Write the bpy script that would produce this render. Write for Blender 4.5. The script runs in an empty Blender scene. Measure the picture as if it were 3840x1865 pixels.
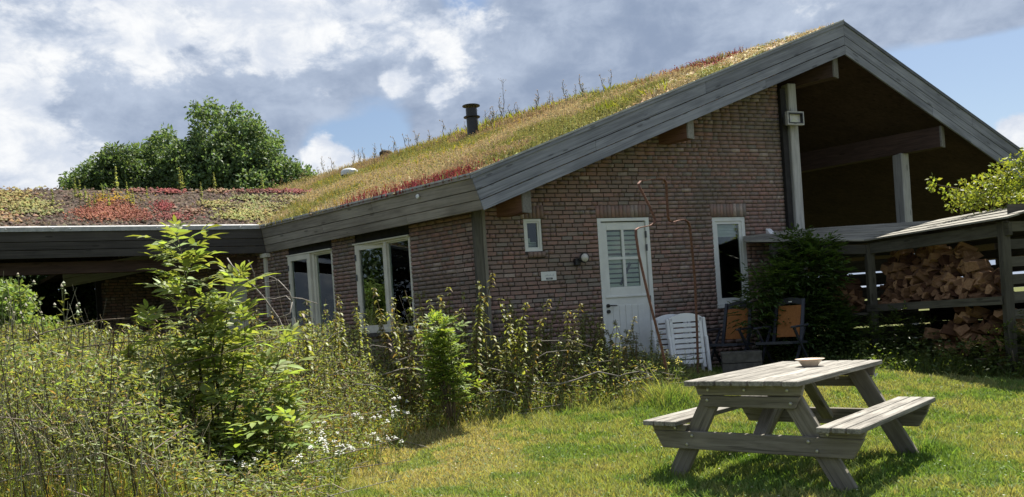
import bpy, math, random
import numpy as np
from mathutils import Vector, Matrix

random.seed(7)
RNG = np.random.default_rng(11)
SC = bpy.context.scene
COL = SC.collection
R = math.radians

# ------------------------------------------------------------------ camera
H_CAM, ROLL = 1.26, 0.0665
cam_d = bpy.data.cameras.new('camera')
cam = bpy.data.objects.new('camera', cam_d)
COL.objects.link(cam)
cam_d.sensor_width = 36.0
cam_d.lens = 36.0 * 3030 / 3840
cam_d.shift_y = (1200 - 932.5) / 3840
cam_d.clip_end = 3000
cr, sr = math.cos(ROLL), math.sin(ROLL)
cam.matrix_world = Matrix(((cr, sr, 0, 0), (0, 0, -1, 0), (-sr, cr, 0, H_CAM), (0, 0, 0, 1)))
SC.camera = cam

# ------------------------------------------------------------------ view, sun, sky
SC.view_settings.view_transform = 'Standard'
SC.view_settings.look = 'None'
SC.view_settings.gamma = 1.0
SC.view_settings.use_curve_mapping = False
SC.view_settings.exposure = 1.3
SUN_EL, SUN_AZ = R(61), R(32)
S_DIR = Vector((math.sin(SUN_AZ) * math.cos(SUN_EL), math.cos(SUN_AZ) * math.cos(SUN_EL), math.sin(SUN_EL)))
sun_d = bpy.data.lights.new('sun', 'SUN')
sun_d.energy = 5.0
sun_d.angle = R(0.53)
sun_d.color = (1.0, 0.95, 0.86)
sun = bpy.data.objects.new('sun', sun_d)
COL.objects.link(sun)
sun.rotation_euler = S_DIR.to_track_quat('Z', 'Y').to_euler()
sun.location = (0, 0, 60)


class NT:
    def __init__(s, tree):
        s.t = tree

    def n(s, typ, **kw):
        nd = s.t.nodes.new(typ)
        for k, v in kw.items():
            setattr(nd, k, v)
        return nd

    def set(s, sock, v):
        if isinstance(v, bpy.types.NodeSocket):
            s.t.links.new(v, sock)
        elif v is not None:
            if sock.type == 'RGBA' and len(v) == 3:
                v = (*v, 1)
            sock.default_value = v

    def math(s, op, a, b=None, c=None, clamp=False):
        nd = s.n('ShaderNodeMath', operation=op)
        nd.use_clamp = clamp
        for i, v in enumerate((a, b, c)):
            if v is not None:
                s.set(nd.inputs[i], v)
        return nd.outputs[0]

    def vmath(s, op, a, b=None, scale=None):
        nd = s.n('ShaderNodeVectorMath', operation=op)
        s.set(nd.inputs[0], a)
        if b is not None:
            s.set(nd.inputs[1], b)
        if scale is not None:
            s.set(nd.inputs['Scale'], scale)
        return nd.outputs['Value'] if op in ('DOT_PRODUCT', 'LENGTH', 'DISTANCE') else nd.outputs[0]

    def mix(s, f, a, b, blend='MIX'):
        nd = s.n('ShaderNodeMix', data_type='RGBA', blend_type=blend)
        s.set(nd.inputs[0], f)
        s.set(nd.inputs[6], a)
        s.set(nd.inputs[7], b)
        return nd.outputs[2]

    def noise(s, vec, scale, detail=4, rough=0.55, dist=0.0):
        nd = s.n('ShaderNodeTexNoise')
        if vec is not None:
            s.set(nd.inputs['Vector'], vec)
        s.set(nd.inputs['Scale'], scale)
        s.set(nd.inputs['Detail'], detail)
        s.set(nd.inputs['Roughness'], rough)
        s.set(nd.inputs['Distortion'], dist)
        return nd.outputs[0]

    def ramp(s, f, lo, hi, a=0.0, b=1.0, smooth=True):
        nd = s.n('ShaderNodeMapRange')
        nd.interpolation_type = 'SMOOTHSTEP' if smooth else 'LINEAR'
        s.set(nd.inputs[0], f)
        for i, v in ((1, lo), (2, hi), (3, a), (4, b)):
            s.set(nd.inputs[i], v)
        return nd.outputs[0]


def ray(x, y):
    """direction of a sky feature seen at photo pixel (3840 wide)"""
    e1, e2 = (x - 1920) / 3030, -(y - 1200) / 3030
    v = Vector((e1 * cr + e2 * sr, 1.0, -e1 * sr + e2 * cr))
    return v.normalized()


world = bpy.data.worlds.new('World')
SC.world = world
world.use_nodes = True
world.node_tree.nodes.clear()
w = NT(world.node_tree)
sky = w.n('ShaderNodeTexSky', sky_type='NISHITA')
sky.sun_disc = False
sky.sun_elevation = SUN_EL
sky.sun_rotation = SUN_AZ
sky.air_density = 1.0
sky.dust_density = 1.0
tc = w.n('ShaderNodeTexCoord')
D = tc.outputs['Generated']
sep = w.n('ShaderNodeSeparateXYZ')
w.set(sep.inputs[0], D)
PV = w.vmath('MULTIPLY', D, (2.6, 2.6, 4.2))
n_big = w.noise(PV, 1.5, 5, 0.55, 0.2)
n_mid = w.noise(w.vmath('ADD', PV, (7.3, 2.1, 0.4)), 3.2, 7, 0.58, 0.25)
n_fine = w.noise(w.vmath('ADD', PV, (1.7, 9.2, 3.3)), 6.5, 8, 0.62, 0.3)


def blobs(lst):
    tot = None
    for (x, y, rad, wt) in lst:
        d = w.vmath('DISTANCE', D, tuple(ray(x, y)))
        g = w.math('POWER', math.e, w.math('MULTIPLY', w.math('MULTIPLY', d, d), -1.0 / rad ** 2))
        g = w.math('MULTIPLY', g, wt)
        tot = g if tot is None else w.math('ADD', tot, g)
    return tot


cover_b = blobs([(3640, 310, .085, -.7), (3450, 390, .075, -.55), (3800, 420, .08, -.6), (3700, 520, .06, -.3), (1430, 520, .05, -.55), (1220, 540, .05, -.4),
                 (3640, 30, .075, .8), (2500, 300, .3, .3), (900, 350, .25, .25), (1000, 0, .03, -.35), (1750, 0, .04, -.35)])
cover = w.ramp(w.math('ADD', w.math('ADD', w.math('MULTIPLY', n_big, .6), w.math('MULTIPLY', n_mid, .4)), cover_b), .34, .52)
bright_b = blobs([(100, 130, .17, .17), (480, 90, .10, .15), (800, 110, .09, .19), (650, 230, .06, .14), (1100, 40, .11, .22), (1420, 70, .11, .24),
                  (1750, 110, .09, .2), (1650, 230, .05, .16), (1870, 130, .05, .16), (90, 480, .09, .30), (170, 610, .06, .2), (1480, 320, .022, .48), (1640, 380, .018, .4),
                  (1290, 605, .042, .55), (1180, 610, .035, .45), (1390, 625, .03, .35), (1400, 520, .035, -.3), (3560, 300, .09, -.5), (3720, 380, .07, -.5), (3430, 420, .07, -.3), (3150, 0, .07, .4), (3760, 110, .05, .34), (3400, 160, .045, .22), (3815, 500, .045, 1.0), (3640, 140, .035, .4), (3500, 190, .03, .3),
                  (600, 500, .14, -.22), (1300, 430, .13, -.2), (2150, 330, .24, -.2), (2500, 120, .2, -.2), (280, 330, .06, -.16), (3480, 60, .06, -.3), (720, 640, .12, -.1), (1050, 215, .03, .34)])
n_puff = w.math('ABSOLUTE', w.math('SUBTRACT', w.math('MULTIPLY', w.noise(w.vmath('ADD', PV, (3.1, 5.2, 8.8)), 4.6, 6, 0.6, 0.15), 2.0), 1.0))
nb_ = w.math('ADD', w.math('ADD', w.math('MULTIPLY', n_mid, .5), w.math('MULTIPLY', n_fine, .3)), w.math('ADD', w.math('MULTIPLY', n_puff, .4), .06))
bright = w.ramp(w.math('ADD', w.math('MULTIPLY', w.math('SUBTRACT', nb_, .5), 1.5), w.math('ADD', bright_b, .5)), .57, .80)
shade = w.ramp(w.math('ADD', w.math('ADD', w.math('MULTIPLY', n_mid, .6), w.math('MULTIPLY', n_fine, .4)), w.math('MULTIPLY', bright_b, .3)), .30, .64)
sky_c = w.vmath('SCALE', sky.outputs[0], scale=0.047)
grey = w.mix(shade, (.118, .148, .205, 1), (.215, .248, .305, 1))
white = w.mix(w.ramp(n_fine, .35, .7), (.27, .295, .34, 1), (.40, .405, .41, 1))
cl = w.mix(cover, sky_c, grey)
cl = w.mix(bright, cl, white)
# below the horizon: plain ground colour
cl = w.mix(w.ramp(sep.outputs[2], -.06, -.01), (.06, .065, .04, 1), cl)
bg = w.n('ShaderNodeBackground')
w.set(bg.inputs[0], cl)
bg.inputs[1].default_value = 1.0
out = w.n('ShaderNodeOutputWorld')
w.set(out.inputs[0], bg.outputs[0])

# ------------------------------------------------------------------ materials
MATS = {}


def mat(name):
    m = bpy.data.materials.new(name)
    m.use_nodes = True
    m.node_tree.nodes.clear()
    MATS[name] = m
    t = NT(m.node_tree)
    o = t.n('ShaderNodeOutputMaterial')
    return m, t, o


def principled(t, o, base, rough=.7, spec=.3, bump=None, bump_s=.3, bump_d=.01, metal=0.0):
    p = t.n('ShaderNodeBsdfPrincipled')
    t.set(p.inputs['Base Color'], base)
    t.set(p.inputs['Roughness'], rough)
    t.set(p.inputs['Specular IOR Level'], spec)
    t.set(p.inputs['Metallic'], metal)
    if bump is not None:
        b = t.n('ShaderNodeBump')
        b.inputs['Strength'].default_value = bump_s
        b.inputs['Distance'].default_value = bump_d
        t.set(b.inputs['Height'], bump)
        t.set(p.inputs['Normal'], b.outputs[0])
    t.set(o.inputs[0], p.outputs[0])
    return p


def objvec(t, scale=(1, 1, 1), rnd=0.0):
    c = t.n('ShaderNodeTexCoord').outputs['Object']
    v = t.vmath('MULTIPLY', c, scale)
    if rnd:
        r = t.n('ShaderNodeObjectInfo').outputs['Random']
        v = t.vmath('ADD', v, t.vmath('SCALE', (31.0, 17.0, 23.0), scale=r))
    return v


def wood(name, dark, light, rough=.8, grain=(2.5, 28, 28), blotch=.35, rndv=.25, spec=.2):
    m, t, o = mat(name)
    v = objvec(t, grain, 1)
    g = t.noise(v, 1.0, 5, .65, .6)
    v2 = objvec(t, (1.3, 3, 3), 1)
    b = t.noise(v2, 1.0, 3, .6)
    f = t.math('ADD', t.math('MULTIPLY', g, 1 - blotch), t.math('MULTIPLY', b, blotch))
    c = t.mix(t.ramp(f, .32, .68), dark, light)
    ck = t.noise(objvec(t, (grain[0] * .5, grain[1] * 1.7, grain[2] * 1.7), 1), 1.0, 3, .55, .8)
    c = t.mix(t.math('MULTIPLY', t.ramp(ck, .60, .70), .62), c, tuple(x * .35 for x in dark))
    kn = t.n('ShaderNodeTexVoronoi', feature='F1')
    t.set(kn.inputs['Vector'], objvec(t, (2.2, 9, 9), 1))
    kn.inputs['Scale'].default_value = 1.0
    c = t.mix(t.math('MULTIPLY', t.ramp(kn.outputs['Distance'], .10, .16, 1, 0), .6), c, tuple(x * .4 for x in dark))
    r = t.n('ShaderNodeObjectInfo').outputs['Random']
    hsv = t.n('ShaderNodeHueSaturation')
    t.set(hsv.inputs['Color'], c)
    t.set(hsv.inputs['Value'], t.math('ADD', t.math('MULTIPLY', r, rndv * 2), 1 - rndv))
    principled(t, o, hsv.outputs[0], rough, spec, g, .35, .004)
    return m


def plain(name, colr, rough=.6, spec=.3, var=.15, scale=9, metal=0.0):
    m, t, o = mat(name)
    n = t.noise(objvec(t), scale, 4, .6)
    c = t.mix(t.ramp(n, .3, .7), tuple(x * (1 - var) for x in colr), tuple(x * (1 + var) for x in colr))
    principled(t, o, c, rough, spec, n, .1, .003, metal)
    return m


def foliage(name, trans=.45, rough=.5, spec=.35, tint=(1.25, 1.2, .45), rv=.18):
    """leaf colours come from the face attribute 'col'"""
    m, t, o = mat(name)
    a = t.n('ShaderNodeAttribute', attribute_name='col')
    r = t.n('ShaderNodeObjectInfo').outputs['Random']
    hsv = t.n('ShaderNodeHueSaturation')
    t.set(hsv.inputs['Color'], a.outputs['Color'])
    t.set(hsv.inputs['Value'], t.math('ADD', t.math('MULTIPLY', r, rv * 2), 1 - rv))
    p = t.n('ShaderNodeBsdfPrincipled')
    t.set(p.inputs['Base Color'], hsv.outputs[0])
    p.inputs['Roughness'].default_value = rough
    p.inputs['Specular IOR Level'].default_value = spec
    tr = t.n('ShaderNodeBsdfTranslucent')
    t.set(tr.inputs[0], t.mix(1.0, hsv.outputs[0], tint, 'MULTIPLY'))
    ms = t.n('ShaderNodeMixShader')
    ms.inputs[0].default_value = trans
    t.set(ms.inputs[1], p.outputs[0])
    t.set(ms.inputs[2], tr.outputs[0])
    t.set(o.inputs[0], ms.outputs[0])
    return m


M_leaf = foliage('leaf', .48, .5, .35)
M_treeleaf = foliage('tree_leaf', .42, .55, .25, (1.2, 1.2, .6))
M_grass = foliage('grass_blade', .4, .6, .25, (1.2, 1.15, .5))
M_dry = foliage('dry_plant', .25, .8, .1, (1.1, 1.0, .8))
M_petal = foliage('petal', .3, .7, .1, (1, 1, 1))

# bricks: tint from face attribute 'rnd' plus the object's own random number
m, t, o = mat('brick')
a = t.n('ShaderNodeAttribute', attribute_name='rnd').outputs['Fac']
r = t.n('ShaderNodeObjectInfo').outputs['Random']
f = t.math('FRACT', t.math('ADD', a, r))
geo = t.n('ShaderNodeNewGeometry').outputs['Position']
nz = t.noise(geo, 22, 5, .65)
big = t.noise(geo, .9, 3, .6)
cr_ = t.n('ShaderNodeValToRGB')
cr_.color_ramp.interpolation = 'CONSTANT'
E_ = cr_.color_ramp.elements
E_[0].position, E_[0].color = 0, (0.269, 0.173, 0.145, 1)
E_[1].position, E_[1].color = .2, (0.307, 0.184, 0.151, 1)
for p_, c_ in ((.38, (0.289, 0.200, 0.170, 1)), (.52, (0.332, 0.204, 0.167, 1)), (.64, (0.252, 0.184, 0.160, 1)), (.74, (0.309, 0.228, 0.191, 1)), (.83, (0.343, 0.194, 0.160, 1)), (.9, (0.249, 0.207, 0.181, 1)), (.97, (0.423, 0.327, 0.281, 1))):
    e_ = E_.new(p_)
    e_.color = c_
t.set(cr_.inputs[0], f)
c = t.mix(t.ramp(nz, .35, .75), cr_.outputs[0], t.mix(.6, cr_.outputs[0], (.17, .155, .14, 1)))
c = t.mix(t.math('MULTIPLY', t.ramp(big, .42, .66), .6), c, (.155, .14, .115, 1))
principled(t, o, c, .85, .2, nz, .5, .006)
M_brick = MATS['brick']
M_mortar = plain('mortar', (.085, .074, .065), .95, .1, .3, 14)
M_fascia = wood('fascia_blue_grey', (.135, .14, .165), (.28, .287, .325), .75, (1.2, 30, 30), .45, .1)
M_fascia2 = wood('fascia_brown_grey', (.17, .15, .135), (.34, .31, .28), .8, (1.2, 30, 30), .5, .08)
M_fascia3 = wood('fascia_dark', (.055, .05, .052), (.10, .092, .092), .8, (1.2, 30, 30), .5, .08)
M_trim = plain('zinc_trim', (.36, .36, .35), .5, .4, .2, 12)
M_trimd = plain('dark_trim', (.075, .08, .085), .5, .4, .2, 12)
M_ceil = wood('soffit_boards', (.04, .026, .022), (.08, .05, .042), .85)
M_beam = wood('beam_brown', (.13, .065, .045), (.22, .115, .08), .85)
M_beamend = wood('beam_end_grey', (.16, .15, .135), (.27, .255, .23), .85)
M_post = wood('post_grey', (.28, .275, .265), (.45, .44, .42), .85, (2, 26, 26))
M_dark = plain('dark_timber', (.028, .026, .026), .8, .2, .2)
M_white = plain('white_paint', (.66, .67, .64), .45, .35, .06, 5)
M_cream = plain('cream_paint', (.58, .56, .48), .5, .35, .07, 5)
M_blind = plain('pale_blind', (.62, .66, .62), .8, .1, .08, 6)
M_black = plain('black_metal', (.02, .02, .022), .4, .4, .15)
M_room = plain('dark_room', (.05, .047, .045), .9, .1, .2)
M_plastic = plain('white_plastic', (.72, .73, .74), .4, .4, .05, 4)
M_orange = plain('orange_sling', (.27, .115, .04), .8, .1, .12, 40)
M_navy = plain('navy_frame', (.03, .033, .045), .45, .4, .1)
M_rust = plain('rusted_bar', (.15, .072, .05), .6, .35, .3, 30, .35)
M_table = wood('table_wood', (.115, .107, .093), (.33, .312, .275), .85, (3, 40, 40), .3, .12)
M_tableleg = wood('table_leg_wood', (.125, .113, .09), (.24, .22, .18), .85, (3, 40, 40), .4, .12)
M_shed = wood('shed_wood', (.05, .046, .036), (.11, .102, .082), .85, (2.5, 26, 26), .5, .2)
M_shedroof = wood('shed_roof_wood', (.12, .115, .10), (.30, .285, .24), .85, (2, 22, 22), .5, .12)
M_stone = plain('grey_block', (.085, .08, .072), .9, .1, .25, 14)
M_bark = wood('bark', (.07, .055, .04), (.14, .115, .085), .9, (4, 16, 16), .5, .2)
M_deadwood = wood('dead_wood', (.17, .15, .13), (.32, .29, .26), .85, (6, 30, 30), .4, .15)
M_twig = foliage('twig', 0.0, .8, .15)
M_bowl = plain('bowl_glaze', (.62, .50, .38), .35, .5, .12, 8)
M_bowlin = plain('bowl_inside', (.70, .34, .22), .4, .4, .2, 8)
M_bolt = plain('zinc_bolt', (.45, .45, .43), .4, .5, .1, 8, .8)
M_mil = plain('milky_glass', (.55, .53, .48), .3, .5, .12, 12)
M_reflector = plain('flood_reflector', (.50, .50, .34), .3, .5, .08)
M_dome = plain('dome_plastic', (.5, .52, .53), .25, .5, .05)

# split wood: pale face, random warm tint per log
m, t, o = mat('split_wood')
v = objvec(t, (3, 26, 26), 1)
g = t.noise(v, 1.0, 5, .65, .5)
r = t.n('ShaderNodeObjectInfo').outputs['Random']
c1 = t.mix(t.math('POWER', r, 1.4), (.085, .041, .026, 1), (.45, .275, .155, 1))
c = t.mix(t.ramp(g, .3, .7), t.mix(1.0, c1, (.62, .55, .48, 1), 'MULTIPLY'), c1)
principled(t, o, c, .85, .15, g, .4, .004)
M_log = MATS['split_wood']

# window glass: see-through with a mirror sheen
m, t, o = mat('window_glass')
gl = t.n('ShaderNodeBsdfGlossy')
gl.inputs['Roughness'].default_value = .02
gl.inputs['Color'].default_value = (.9, .95, .95, 1)
tr = t.n('ShaderNodeBsdfTransparent')
tr.inputs[0].default_value = (.86, .90, .87, 1)
fr = t.n('ShaderNodeFresnel')
fr.inputs[0].default_value = 1.5
ms = t.n('ShaderNodeMixShader')
t.set(ms.inputs[0], fr.outputs[0])
t.set(ms.inputs[1], tr.outputs[0])
t.set(ms.inputs[2], gl.outputs[0])
t.set(o.inputs[0], ms.outputs[0])
M_glass = m

# roof soil
m, t, o = mat('roof_soil')
geo = t.n('ShaderNodeNewGeometry').outputs['Position']
n1 = t.noise(geo, 9, 6, .7)
n2 = t.noise(geo, 1.6, 3, .6)
c = t.mix(t.ramp(n1, .35, .7), (.04, .031, .027, 1), (.12, .088, .07, 1))
c = t.mix(t.math('MULTIPLY', t.ramp(n2, .5, .7), .5), c, (.15, .11, .07, 1))
principled(t, o, c, .95, .1, n1, .8, .05)
M_soil = m
m, t, o = mat('roof_straw_ground')
n1 = t.noise(geo_ := t.n('ShaderNodeNewGeometry').outputs['Position'], 11, 6, .7)
n2 = t.noise(geo_, 1.2, 3, .6)
c = t.mix(t.ramp(n1, .35, .7), (.20, .155, .09, 1), (.38, .30, .17, 1))
c = t.mix(t.math('MULTIPLY', t.ramp(n2, .45, .7), .6), c, (.17, .17, .07, 1))
principled(t, o, c, .95, .1, n1, .8, .05)
M_straw = m

# ground under the grass
m, t, o = mat('lawn_ground')
geo = t.n('ShaderNodeNewGeometry').outputs['Position']
n1 = t.noise(geo, 30, 5, .7)
n2 = t.noise(geo, .8, 4, .6)
c = t.mix(t.ramp(n1, .3, .7), (.05, .065, .016, 1), (.10, .115, .032, 1))
c = t.mix(t.math('MULTIPLY', t.ramp(n2, .45, .7), .7), c, (.14, .115, .045, 1))
principled(t, o, c, .95, .1, n1, .7, .03)
M_ground = m

# ------------------------------------------------------------------ object helpers
WM = {}


def link(o, parent=None, world_m=None):
    COL.objects.link(o)
    world_m = world_m or Matrix.Identity(4)
    WM[o.name] = world_m
    if parent is not None:
        o.parent = parent
        o.matrix_local = WM[parent.name].inverted() @ world_m
    else:
        o.matrix_world = world_m
    return o


def tag(o, label=None, cat=None, group=None, kind=None):
    if label:
        o['label'] = label
    if cat:
        o['category'] = cat
    if group:
        o['group'] = group
    if kind:
        o['kind'] = kind
    return o


def thing(name, label, cat, loc=(0, 0, 0), rotz=0.0, group=None):
    o = bpy.data.objects.new(name, None)
    o.empty_display_size = .2
    link(o, None, Matrix.Translation(loc) @ Matrix.Rotation(rotz, 4, 'Z'))
    return tag(o, label, cat, group)


class MB:
    """collects faces in world (or local) coordinates"""

    def __init__(s):
        s.v, s.f, s.m = [], [], []

    def add(s, verts, faces, mi=0):
        b = len(s.v)
        s.v += [tuple(x) for x in verts]
        s.f += [tuple(i + b for i in f) for f in faces]
        s.m += [mi] * len(faces)
        return s

    def hexa(s, p, mi=0):
        """p: 4 points of one face, 4 of the opposite, same order"""
        return s.add(p, [(3, 2, 1, 0), (4, 5, 6, 7), (0, 1, 5, 4), (1, 2, 6, 5), (2, 3, 7, 6), (3, 0, 4, 7)], mi)

    def box(s, lo, hi, mi=0, fr=None):
        x0, y0, z0 = lo
        x1, y1, z1 = hi
        p = [(x0, y0, z0), (x1, y0, z0), (x1, y1, z0), (x0, y1, z0), (x0, y0, z1), (x1, y0, z1), (x1, y1, z1), (x0, y1, z1)]
        if fr:
            p = [fr(*q) for q in p]
        return s.hexa(p, mi)

    def bar(s, a, b, up, wz, ty, mi=0):
        """beam from a to b; wz along up, ty across"""
        a, b = Vector(a), Vector(b)
        x = (b - a).normalized()
        y = Vector(up).cross(x).normalized()
        z = x.cross(y)
        h, k = z * wz / 2, y * ty / 2
        return s.hexa([a - h - k, a - h + k, a + h + k, a + h - k, b - h - k, b - h + k, b + h + k, b + h - k], mi)

    def tube(s, pts, rad, sides=6, mi=0, cap=True):
        pts = [Vector(p) for p in pts]
        if not hasattr(rad, '__len__'):
            rad = [rad] * len(pts)
        vs = []
        up = Vector((0.13, .31, .94))
        for i, p in enumerate(pts):
            d = (pts[min(i + 1, len(pts) - 1)] - pts[max(i - 1, 0)]).normalized()
            if abs(d.dot(up)) > .97:
                up = Vector((.94, .2, .1))
            a = d.cross(up).normalized()
            b = d.cross(a)
            for j in range(sides):
                an = 2 * math.pi * j / sides
                vs.append(p + (a * math.cos(an) + b * math.sin(an)) * rad[i])
        fs = []
        for i in range(len(pts) - 1):
            for j in range(sides):
                k = (j + 1) % sides
                fs.append((i * sides + j, i * sides + k, (i + 1) * sides + k, (i + 1) * sides + j))
        if cap:
            fs.append(tuple(range(sides - 1, -1, -1)))
            fs.append(tuple((len(pts) - 1) * sides + j for j in range(sides)))
        return s.add(vs, fs, mi)

    def lathe(s, prof, c, sides=24, mi=0):
        vs = [(c[0] + r_ * math.cos(2 * math.pi * j / sides), c[1] + r_ * math.sin(2 * math.pi * j / sides), c[2] + z_) for r_, z_ in prof for j in range(sides)]
        fs = []
        for i in range(len(prof) - 1):
            for j in range(sides):
                k = (j + 1) % sides
                fs.append((i * sides + j, i * sides + k, (i + 1) * sides + k, (i + 1) * sides + j))
        return s.add(vs, fs, mi)

    def build(s, name, mats, parent=None, wm=None, smooth=False, bevel=0, local=False):
        """vertices are in world space unless local; wm: object matrix"""
        if wm is None:
            wm = WM[parent.name] if parent is not None else Matrix.Identity(4)
        inv = wm.inverted()
        me = bpy.data.meshes.new(name)
        vs = s.v if local else [inv @ Vector(v) for v in s.v]
        me.from_pydata([tuple(v) for v in vs], [], s.f)
        mats = mats if isinstance(mats, (list, tuple)) else [mats]
        for m_ in mats:
            me.materials.append(m_)
        if len(mats) > 1:
            me.polygons.foreach_set('material_index', s.m)
        if smooth:
            me.polygons.foreach_set('use_smooth', [True] * len(me.polygons))
        me.update()
        o = bpy.data.objects.new(name, me)
        link(o, parent, wm)
        if bevel:
            b = o.modifiers.new('bevel', 'BEVEL')
            b.width = bevel
            b.segments = 1
            b.limit_method = 'ANGLE'
        return o


def frame(a, b, up):
    a, b = Vector(a), Vector(b)
    x = (b - a).normalized()
    y = Vector(up).cross(x).normalized()
    z = x.cross(y)
    return Matrix(((x.x, y.x, z.x, a.x), (x.y, y.y, z.y, a.y), (x.z, y.z, z.z, a.z), (0, 0, 0, 1)))


def plank(name, a, b, up, wz, ty, m_, parent, bevel=0.0):
    """one board as its own object, local X along it so that the grain follows"""
    wm = frame(a, b, up)
    return MB().bar(a, b, up, wz, ty).build(name, m_, parent, wm, bevel=bevel)


def slab(name, front, thick, m_, parent, bevel=0.0):
    """four corners (left-bottom, right-bottom, right-top, left-top) pushed back by thick"""
    f_ = [Vector(p) for p in front]
    wm = frame(f_[0], f_[1], f_[3] - f_[0])
    th = Vector(thick)
    return MB().hexa(f_ + [p + th for p in f_]).build(name, m_, parent, wm, bevel=bevel)


def dup(root, loc=None, rotz=None, scale=None, label=None, group=None):
    r_ = root.copy()
    COL.objects.link(r_)
    l0, e0, s0 = root.location.copy(), root.rotation_euler.copy(), root.scale.copy()
    r_.location = loc if loc is not None else l0
    if rotz is not None:
        r_.rotation_euler = (e0[0], e0[1], rotz)
    if scale is not None:
        r_.scale = (scale,) * 3 if not hasattr(scale, '__len__') else scale
    if label:
        r_['label'] = label
    if group:
        r_['group'] = group
    for ch in list(root.children):
        c_ = ch.copy()
        COL.objects.link(c_)
        c_.parent = r_
        for g_ in ch.children:
            d_ = g_.copy()
            COL.objects.link(d_)
            d_.parent = c_
    return r_


# ------------------------------------------------------------------ numpy soups
def np_mesh(name, V, counts, idx, col=None, mats=None, parent=None, wm=None, kind=None):
    me = bpy.data.meshes.new(name)
    V = np.asarray(V, np.float32)
    counts = np.asarray(counts, np.int32)
    idx = np.asarray(idx, np.int32)
    me.vertices.add(len(V))
    me.vertices.foreach_set('co', V.ravel())
    me.loops.add(len(idx))
    me.loops.foreach_set('vertex_index', idx)
    me.polygons.add(len(counts))
    st = np.concatenate(([0], np.cumsum(counts)[:-1])).astype(np.int32)
    me.polygons.foreach_set('loop_start', st)
    me.polygons.foreach_set('loop_total', counts)
    me.update(calc_edges=True)
    if col is not None:
        at = me.attributes.new('col', 'FLOAT_COLOR', 'FACE')
        c4 = np.ones((len(counts), 4), np.float32)
        c4[:, :3] = col
        at.data.foreach_set('color', c4.ravel())
    for m_ in (mats if isinstance(mats, (list, tuple)) else [mats]):
        me.materials.append(m_)
    o_ = bpy.data.objects.new(name, me)
    link(o_, parent, wm if wm is not None else (WM[parent.name] if parent is not None else None))
    if kind:
        o_['kind'] = kind
    return o_


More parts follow.
